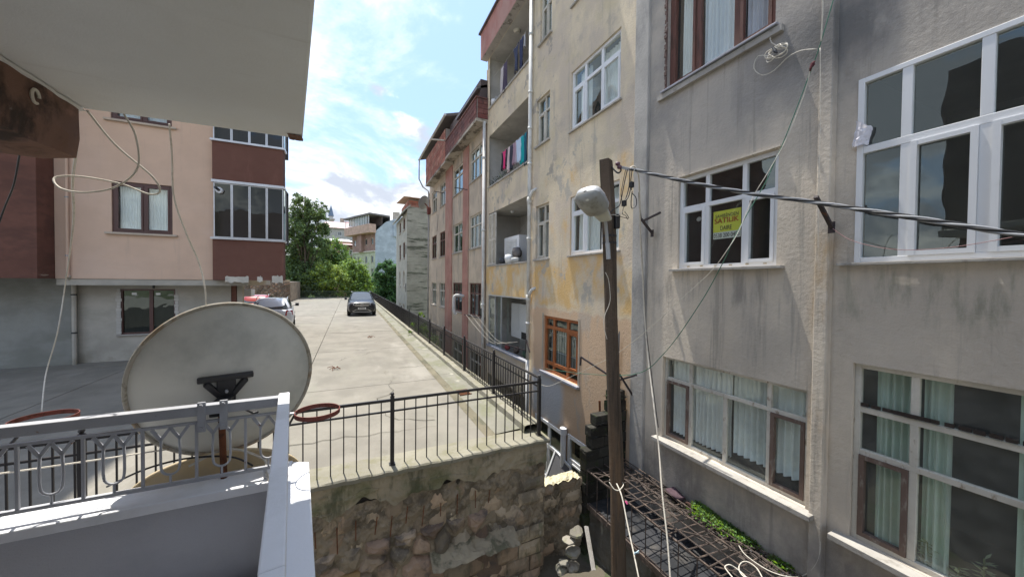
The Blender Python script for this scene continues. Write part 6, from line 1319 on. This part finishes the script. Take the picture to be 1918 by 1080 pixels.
# ================================================================ trees
random.seed(31)
barkm = mat('bark', (.10, .08, .06), .95, bump=.8)
def leafmat(n, c): return mat(n, c, .75, vary=.6, island=1, trans=.45, var=.25)
def tree(name, label, cat, x, y, z0, clumps, lm, nleaf, ls, trunk=.3, lean=(0, 0), branches=8, group=None):
    t = thing(name, label, cat, (x, y, z0), group); tb = MB(); ztop = max(c[2]+c[3]*.3 for c in clumps)
    tp = [(x+lean[0]*k/6+.2*trunk*nz((k, x, 1)), y+lean[1]*k/6, z0+(ztop-z0)*k/6) for k in range(7)]; tb.tube(tp, [trunk*(1-.13*k) for k in range(7)], 8)
    for c in clumps[:branches*3]:
        k = random.randint(1, 5); p = Vector(tp[k]); q = Vector((c[0], c[1], c[2])); 
        if (q-p).length > .3: tb.tube([p, p.lerp(q, .5)+Vector((0, 0, .12*(q-p).length)), q], [trunk*.35, trunk*.2, trunk*.06], 5)
    tb.build('trunk', barkm, t, smooth=True)
    b = MB(); vol = [c[3]**2 for c in clumps]; tot = sum(vol)
    for c, w in zip(clumps, vol):
        sx_, sz_ = c[3], c[3]*(c[4] if len(c) > 4 else .8)
        nsub = max(5, int(14*c[3])); subs = []
        for _ in range(nsub):
            d = Vector((random.gauss(0, 1), random.gauss(0, 1), random.gauss(0, 1))).normalized()*random.uniform(.45, 1.0)
            subs.append((Vector((c[0]+d.x*sx_, c[1]+d.y*sx_, c[2]+d.z*sz_)), random.uniform(.22, .42)*c[3]))
        for _ in range(int(nleaf*w/tot)):
            s0, r0 = random.choice(subs); d = Vector((random.gauss(0, .5), random.gauss(0, .5), random.gauss(0, .42)))*r0
            p = s0+d; n = (d.normalized()+Vector((random.uniform(-.6, .6), random.uniform(-.6, .6), random.uniform(-.1, .9)))).normalized() if d.length > 0 else Vector((0, 0, 1))
            a = n.orthogonal().normalized(); a = (a*math.cos(_)+n.cross(a)*math.sin(_)).normalized(); e = n.cross(a); s = ls*random.uniform(.6, 1.35)
            b.add([p-a*s, p-e*s*.45, p+a*s, p+e*s*.45], [(0, 1, 2, 3)])
    b.build('crown', lm, t, recalc=False); return t
def P2(u, v, Y): p = ay(u, v, Y); return p.x, p.y, p.z
def cl(lst, Y, jit=2.0): return [(*P2(u, v, Y+random.uniform(-jit, jit)), r, *rest) for u, v, r, *rest in lst]
dg = leafmat('leaf_dark', (.11, .165, .06)); mg = leafmat('leaf_mid', (.16, .26, .07)); yg = leafmat('leaf_bright', (.27, .36, .09)); pg = leafmat('leaf_pale_green', (.17, .21, .10)); vg = leafmat('leaf_deep', (.08, .17, .06))
x, y, z = P2(568, 560, 61)
tree('tall_tree', 'tall dark leafy tree behind the stone wall, highest of the trees', 'tree', x, y, -5, cl([(566, 380, 1.5), (590, 395, 1.9), (552, 400, 1.8), (572, 415, 2.4), (600, 405, 1.1), (545, 425, 1.6), (560, 440, 2.5), (592, 432, 2.0), (606, 425, 1.0), (575, 460, 2.6), (552, 470, 2.2), (597, 465, 1.7), (606, 455, 1.0), (545, 495, 2.0), (565, 500, 2.5), (585, 495, 2.2), (550, 525, 2.2), (572, 528, 2.2), (540, 515, 1.5), (560, 368, .7), (604, 385, .6)], 61, 2.5), dg, 19000, .20, .5, (.3, 0))
x, y, z = P2(622, 560, 66)
tree('round_tree', 'mid green rounded tree right of the tall dark tree', 'tree', x, y, -6, cl([(618, 460, 1.8), (634, 470, 1.8), (608, 475, 1.8), (640, 488, 1.8), (620, 490, 2.4), (604, 495, 2.0), (648, 500, 1.3), (628, 505, 2.4), (610, 515, 2.4), (641, 515, 1.8)], 66, 2), mg, 13000, .19, .35)
x, y, z = P2(600, 560, 58.5)
tree('bush_tree', 'bright yellow-green bushy tree behind the far railing, left of the car', 'tree', x, y, -6, cl([(585, 520, 1.5), (600, 510, 1.7), (615, 505, 1.5), (628, 512, 1.6), (640, 520, 1.6), (575, 535, 1.3), (595, 535, 1.7), (615, 530, 1.8), (635, 538, 1.7), (650, 530, 1.2), (570, 545, 1.0)], 59, 1.3), yg, 14000, .15, .22)
x, y, z = P2(660, 560, 60)
tree('bush_tree', 'light green bushy tree right behind the black car', 'tree', x, y, -6, cl([(650, 505, 1.6), (664, 500, 1.6), (676, 508, 1.4), (655, 522, 1.8), (674, 525, 1.7), (688, 530, 1.3), (660, 542, 1.7), (682, 545, 1.5), (698, 545, 1.1), (704, 555, 1.0)], 60, 1.3), leafmat('leaf_fresh', (.22, .33, .08)), 14000, .15, .22)
x, y, z = P2(572, 555, 57.5)
tree('flowering_bush', 'pale silvery bush with small white blossom beside the grass bank', 'bush', x, y, -4, cl([(566, 545, .8), (580, 546, .9), (572, 538, .8), (592, 549, .8), (606, 551, .8), (622, 551, .8), (560, 552, .5)], 57.8, .4), pg, 6500, .10, .08)
x, y, z = P2(722, 560, 50)
tree('dense_tree', 'dense deep green tree between the kerb fence and the grey side wall', 'tree', x, y, -6, cl([(718, 510, 1.3), (730, 500, 1.3), (740, 505, 1.2), (722, 530, 1.6), (738, 528, 1.5), (728, 550, 1.7), (742, 552, 1.4), (716, 552, 1.2), (732, 572, 1.6), (744, 575, 1.2), (735, 590, 1.3), (713, 525, .8)], 50, 1.0), vg, 15000, .16, .28)
x, y, z = P2(790, 640, 17)
tree('young_tree', 'young bright green sapling growing up beside the kerb fence', 'tree', 3.6, 17.2, -5, [(*P2(788, 588, 17.5), .22), (*P2(792, 610, 17.3), .25), (*P2(780, 615, 17), .25), (*P2(772, 605, 17), .18), (*P2(797, 622, 16.5), .25), (*P2(775, 628, 16.5), .3), (*P2(790, 640, 16), .3)], leafmat('leaf_sap', (.16, .26, .05)), 900, .05, .04, (0, 0), 3)
for i, (u, v, Yt, h, lb) in enumerate(((545, 470, 80, 5, 'dark tree filling the gap left of the tall tree'), (700, 520, 66, 3, 'low tree in front of the blue side wall'), (505, 500, 78, 6, 'broad dark tree hidden mostly behind the brown bay'))):
    c = P2(u, v, Yt); tree('background_tree', lb, 'tree', c[0], c[1], -9, [(c[0]+random.uniform(-h, h)*.6, c[1]+random.uniform(-2, 2), c[2]+random.uniform(-h, 0)*.9, h*.45) for _ in range(9)], (dg, mg, dg)[i], 8000, .25, .3)
b = MB()                                                     # far woods below the hill
for k in range(30000):
    x = random.uniform(-120, 60); y = random.uniform(90, 170); z = -9+random.random()**.5*(4+5*nz((x*.05, y*.05, 3))**2*8); p = Vector((x, y, z)); s = random.uniform(.3, .7); n = Vector((random.uniform(-1, 1), random.uniform(-1, 0), random.uniform(.1, 1))).normalized(); a = n.orthogonal().normalized()*s; e = n.cross(a)
    b.add([p-a, p-e*.6, p+a, p+e*.6], [(0, 1, 2, 3)])
tag(b.build('far_wood', dg, recalc=False), 'distant mass of dark trees across the valley floor', 'wood', kind='stuff')
# ivy and weeds in the alley by the kerb
b = MB()
for k in range(700):
    y = random.uniform(15.5, 20.5); p = Vector((3.1+random.random()*.7, y, ZG-.9+random.random()*.9)); s = .05; n = Vector((-1, random.uniform(-1, 0), random.random())).normalized(); a = n.orthogonal().normalized()*s; e = n.cross(a); b.add([p-a, p-e*.5, p+a, p+e*.5], [(0, 1, 2, 3)])
tag(b.build('alley_weeds', mg, recalc=False), 'green weeds growing in the alley behind the kerb fence', 'weeds', kind='stuff')

# ================================================================ cars
tyre_m = mat('tyre', (.02, .02, .02), .85); rim_m = mat('rim_alloy', (.45, .46, .47), .3, metal=.8, spec=.5)
car_glass = mat('car_glass', (.03, .045, .06), .04, spec=.9, coat=.6); chrome = mat('chrome', (.7, .7, .72), .15, metal=1)
lamp_g = mat('headlamp', (.55, .57, .6), .12, spec=.8, coat=1); tail_m = mat('tail_lamp', (.35, .012, .015), .2, spec=.6, coat=.6); plate_m = mat('number_plate', (.7, .7, .68), .5)
def car(label, loc, rz, paint, W_=.95, H_=1.64, L_2=2.33, suv=True, rear=False):
    t = thing('parked_car', label, 'car', loc); t.rotation_euler = (0, 0, rz); ORG[t.name] = Vector((0, 0, 0))
    def lo(sts, name, m, sub=2):
        b = MB(); n = len(sts[0][1])
        vs = [(x, y, z) for y, ring in sts for x, z in ring]; b.add(vs, [(i*n+k, i*n+(k+1)%n, (i+1)*n+(k+1)%n, (i+1)*n+k) for i in range(len(sts)-1) for k in range(n)]+[tuple(range(n))[::-1], tuple(range((len(sts)-1)*n, len(sts)*n))])
        return b.build(name, m, t, smooth=True, sub=sub)
    def ring(w, zb, zm, zt, tw=.8, crown=.03): 
        h = [(w*.80, zb), (w*.98, zb+.10), (w, zm), (w*.965, zt-.10), (w*tw, zt), (w*tw*.5, zt+crown)]
        return h+[(0, zt+crown*1.2)]+[(-x, z) for x, z in h[::-1]]+[(0, zb)]
    S = [(-L_2, ring(W_*.80, .30, .60, .80, .86)), (-L_2+.05, ring(W_*.88, .26, .60, .92, .86)), (-L_2+.25, ring(W_*.965, .24, .62, 1.0, .86)), (-L_2+.8, ring(W_, .24, .65, 1.05, .84)), (-.95, ring(W_, .24, .7, 1.12, .86)), (-.2, ring(W_, .24, .7, 1.12, .9, 0)), (1.0, ring(W_, .24, .7, 1.12, .9, 0)), (L_2-.35, ring(W_*.98, .26, .7, 1.13, .88)), (L_2-.07, ring(W_*.90, .30, .65, 1.08, .86)), (L_2, ring(W_*.82, .34, .62, .98, .86))]
    lo(S, 'body', paint, 2)
    def cr(w, z, tw, zt): return [(w, z), (w*.985, z+(zt-z)*.3), (tw, zt-.05), (tw*.85, zt), (0, zt+.015), (-tw*.85, zt), (-tw, zt-.05), (-w*.985, z+(zt-z)*.3), (-w, z)]
    C = [(-1.05, cr(W_*.84, 1.06, W_*.82, 1.10)), (-.55, cr(W_*.85, 1.06, W_*.72, H_*.85)), (-.22, cr(W_*.86, 1.06, W_*.67, H_-.03)), (.6, cr(W_*.86, 1.06, W_*.68, H_)), (1.45, cr(W_*.85, 1.06, W_*.66, H_-.03)), (L_2-.42, cr(W_*.83, 1.06, W_*.62, H_-.13)), (L_2-.12, cr(W_*.80, 1.06, W_*.76, 1.12))]
    lo(C, 'cabin', paint, 1)
    def panel(pts, name, m, th=.012, subd=0):
        pts = [Vector(p) for p in pts]; n = (pts[1]-pts[0]).cross(pts[2]-pts[0]).normalized()*th; b = MB(); k = len(pts)
        b.add([p-n for p in pts]+[p+n for p in pts], [tuple(range(k))[::-1], tuple(range(k, 2*k))]+[(i, (i+1)%k, k+(i+1)%k, k+i) for i in range(k)]); return b.build(name, m, t)
    w = W_
    panel([(-w*.76, -1.03, 1.115), (w*.76, -1.03, 1.115), (w*.62, -.34, H_-.09), (-w*.62, -.34, H_-.09)], 'windscreen', car_glass)
    panel([(-w*.72, L_2-.13, 1.14), (w*.72, L_2-.13, 1.14), (w*.56, L_2-.46, H_-.18), (-w*.56, L_2-.46, H_-.18)], 'rear_window', car_glass)
    for s in (-1, 1):
        panel([(s*w*.862, -.80, 1.13), (s*w*.868, .45, 1.13), (s*w*.70, .45, H_-.12), (s*w*.70, -.28, H_-.13)], 'side_window', car_glass)
        panel([(s*w*.868, .50, 1.13), (s*w*.858, 1.75, 1.15), (s*w*.70, 1.45, H_-.14), (s*w*.70, .50, H_-.12)], 'side_window', car_glass)
        b = MB(); b.bar((s*w*.88, -.72, 1.10), (s*w*1.06, -.74, 1.14), .05, .04); b.box(s*w*1.02, s*w*1.02+s*.17, -.80, -.68, 1.09, 1.25); b.build('mirror', paint if not rear else black_pl, t, bevel=.02)
        b = MB(); b.tube([(s*w*.66, -.1, H_-.02), (s*w*.67, .0, H_+.035), (s*w*.67, 1.3, H_+.025), (s*w*.66, 1.45, H_-.04)], .018, 6); b.build('roof_rail', chrome, t)
        b = MB(); b.grid(lambda u, v: (s*w*(.52+.38*u), -L_2+.035+.22*u*u-.018, .80+.17*v-.02*u), 4, 2); q = b
        panel([(s*w*.52, -L_2-.0, .77), (s*w*.90, -L_2+.20, .80), (s*w*.90, -L_2+.24, .95), (s*w*.56, -L_2+.06, .95)], 'headlight', lamp_g, .02)
        panel([(s*w*.58, L_2+.0, .82), (s*w*.90, L_2-.14, .84), (s*w*.90, L_2-.18, 1.06), (s*w*.62, L_2-.03, 1.06)], 'tail_light', tail_m, .02)
        panel([(s*w*.58, -L_2+.0, .46), (s*w*.84, -L_2+.12, .46), (s*w*.84, -L_2+.12, .60), (s*w*.60, -L_2+.0, .60)], 'air_inlet', black_pl, .015)
        for yy in (-1.42, 1.42):
            wh = MB(); cx = s*w*.90; rr = .37
            wh.tube([(cx-s*.13, yy, .37), (cx-s*.12, yy, .37), (cx+s*.085, yy, .37), (cx+s*.10, yy, .37)], [rr*.9, rr, rr, rr*.88], 24); wheel = wh.build('wheel', tyre_m, t, smooth=False)
            rb = MB(); rb.tube([(cx+s*.095, yy, .37), (cx+s*.108, yy, .37)], rr*.68, 20); rb.build('rim', rim_m, wheel)
            ar = MB(); n = 16
            ar.add([(s*w*(1.004+.006*j), yy+.46*math.cos(math.pi*k/n)*(1-.12*j), .33+.47*math.sin(math.pi*k/n)*(1-.12*j)) for k in range(n+1) for j in (0, 1)], [(2*k, 2*k+2, 2*k+3, 2*k+1) for k in range(n)]); ar.build('wheel_arch', tyre_m, t)
    if not rear:
        panel([(-w*.46, -L_2+.012, .66), (w*.46, -L_2+.012, .66), (w*.50, -L_2+.035, .90), (-w*.50, -L_2+.035, .90)], 'grille', black_pl, .02)
        for z in (.745, .82):
            for s in (-1, 1): MB().box(s*.12, s*w*.47, -L_2-.03, -L_2+.0, z-.012, z+.012).build('grille_bar', chrome, t)
        b = MB(); b.tube([(.10*math.cos(a), -L_2-.03, .79+.10*math.sin(a)) for a in [k*math.pi/12 for k in range(25)]], .012, 6, caps=False)
        for a in (90, 210, 330): b.bar((0, -L_2-.03, .79), (.095*math.cos(rad(a)), -L_2-.03, .79+.095*math.sin(rad(a))), .022, .012, (0, 1, 0))
        b.build('star_emblem', chrome, t)
        b = MB(); b.bar((-w*.40, -L_2-.015, .46), (w*.40, -L_2-.015, .46), .02, .05, (0, 1, 0))
        for s in (-1, 1): b.bar((s*w*.40, -L_2-.012, .47), (s*w*.66, -L_2+.04, .33), .03, .06, (0, 1, 0))
        b.bar((-w*.6, -L_2+.0, .30), (w*.6, -L_2+.0, .30), .03, .07, (0, 1, 0)); b.build('skid_plate', rim_m, t)
        MB().box(-.26, .26, -L_2-.045, -L_2-.025, .50, .61).build('number_plate', plate_m, t)
        b = MB()
        for k in range(7): b.box(-.2+k*.058, -.165+k*.058, -L_2-.049, -L_2-.046, .52, .59)
        b.build('plate_characters', black_pl, t)
    else: MB().box(-.26, .26, L_2+.0, L_2+.02, .74, .85).build('number_plate', plate_m, t)
    return t
blk = mat('paint_black', (.008, .009, .013), .35, spec=.4, coat=.45, var=.02); wht = mat('paint_white', (.62, .64, .68), .3, spec=.5, coat=.8, var=.02); redc = mat('paint_red', (.30, .02, .018), .3, coat=.8, var=.02)
car('black parked car with a star badge facing us near the far kerb fence', (.79, 29.2, ZG+.004), 0, blk)
car('white parked car seen from behind, mostly hidden by the big dish', (-3.56, 21.6, ZG+.004), math.pi+.12, wht, .93, 1.62, 2.2, rear=True)
car('red parked car whose roof shows beyond the white car', (ay(478, 560, 26).x, 27.0, ZG+.004), math.pi+.1, redc, .9, 1.58, 2.0, rear=True)
# ================================================================ air
bpy.context.view_layer.update()
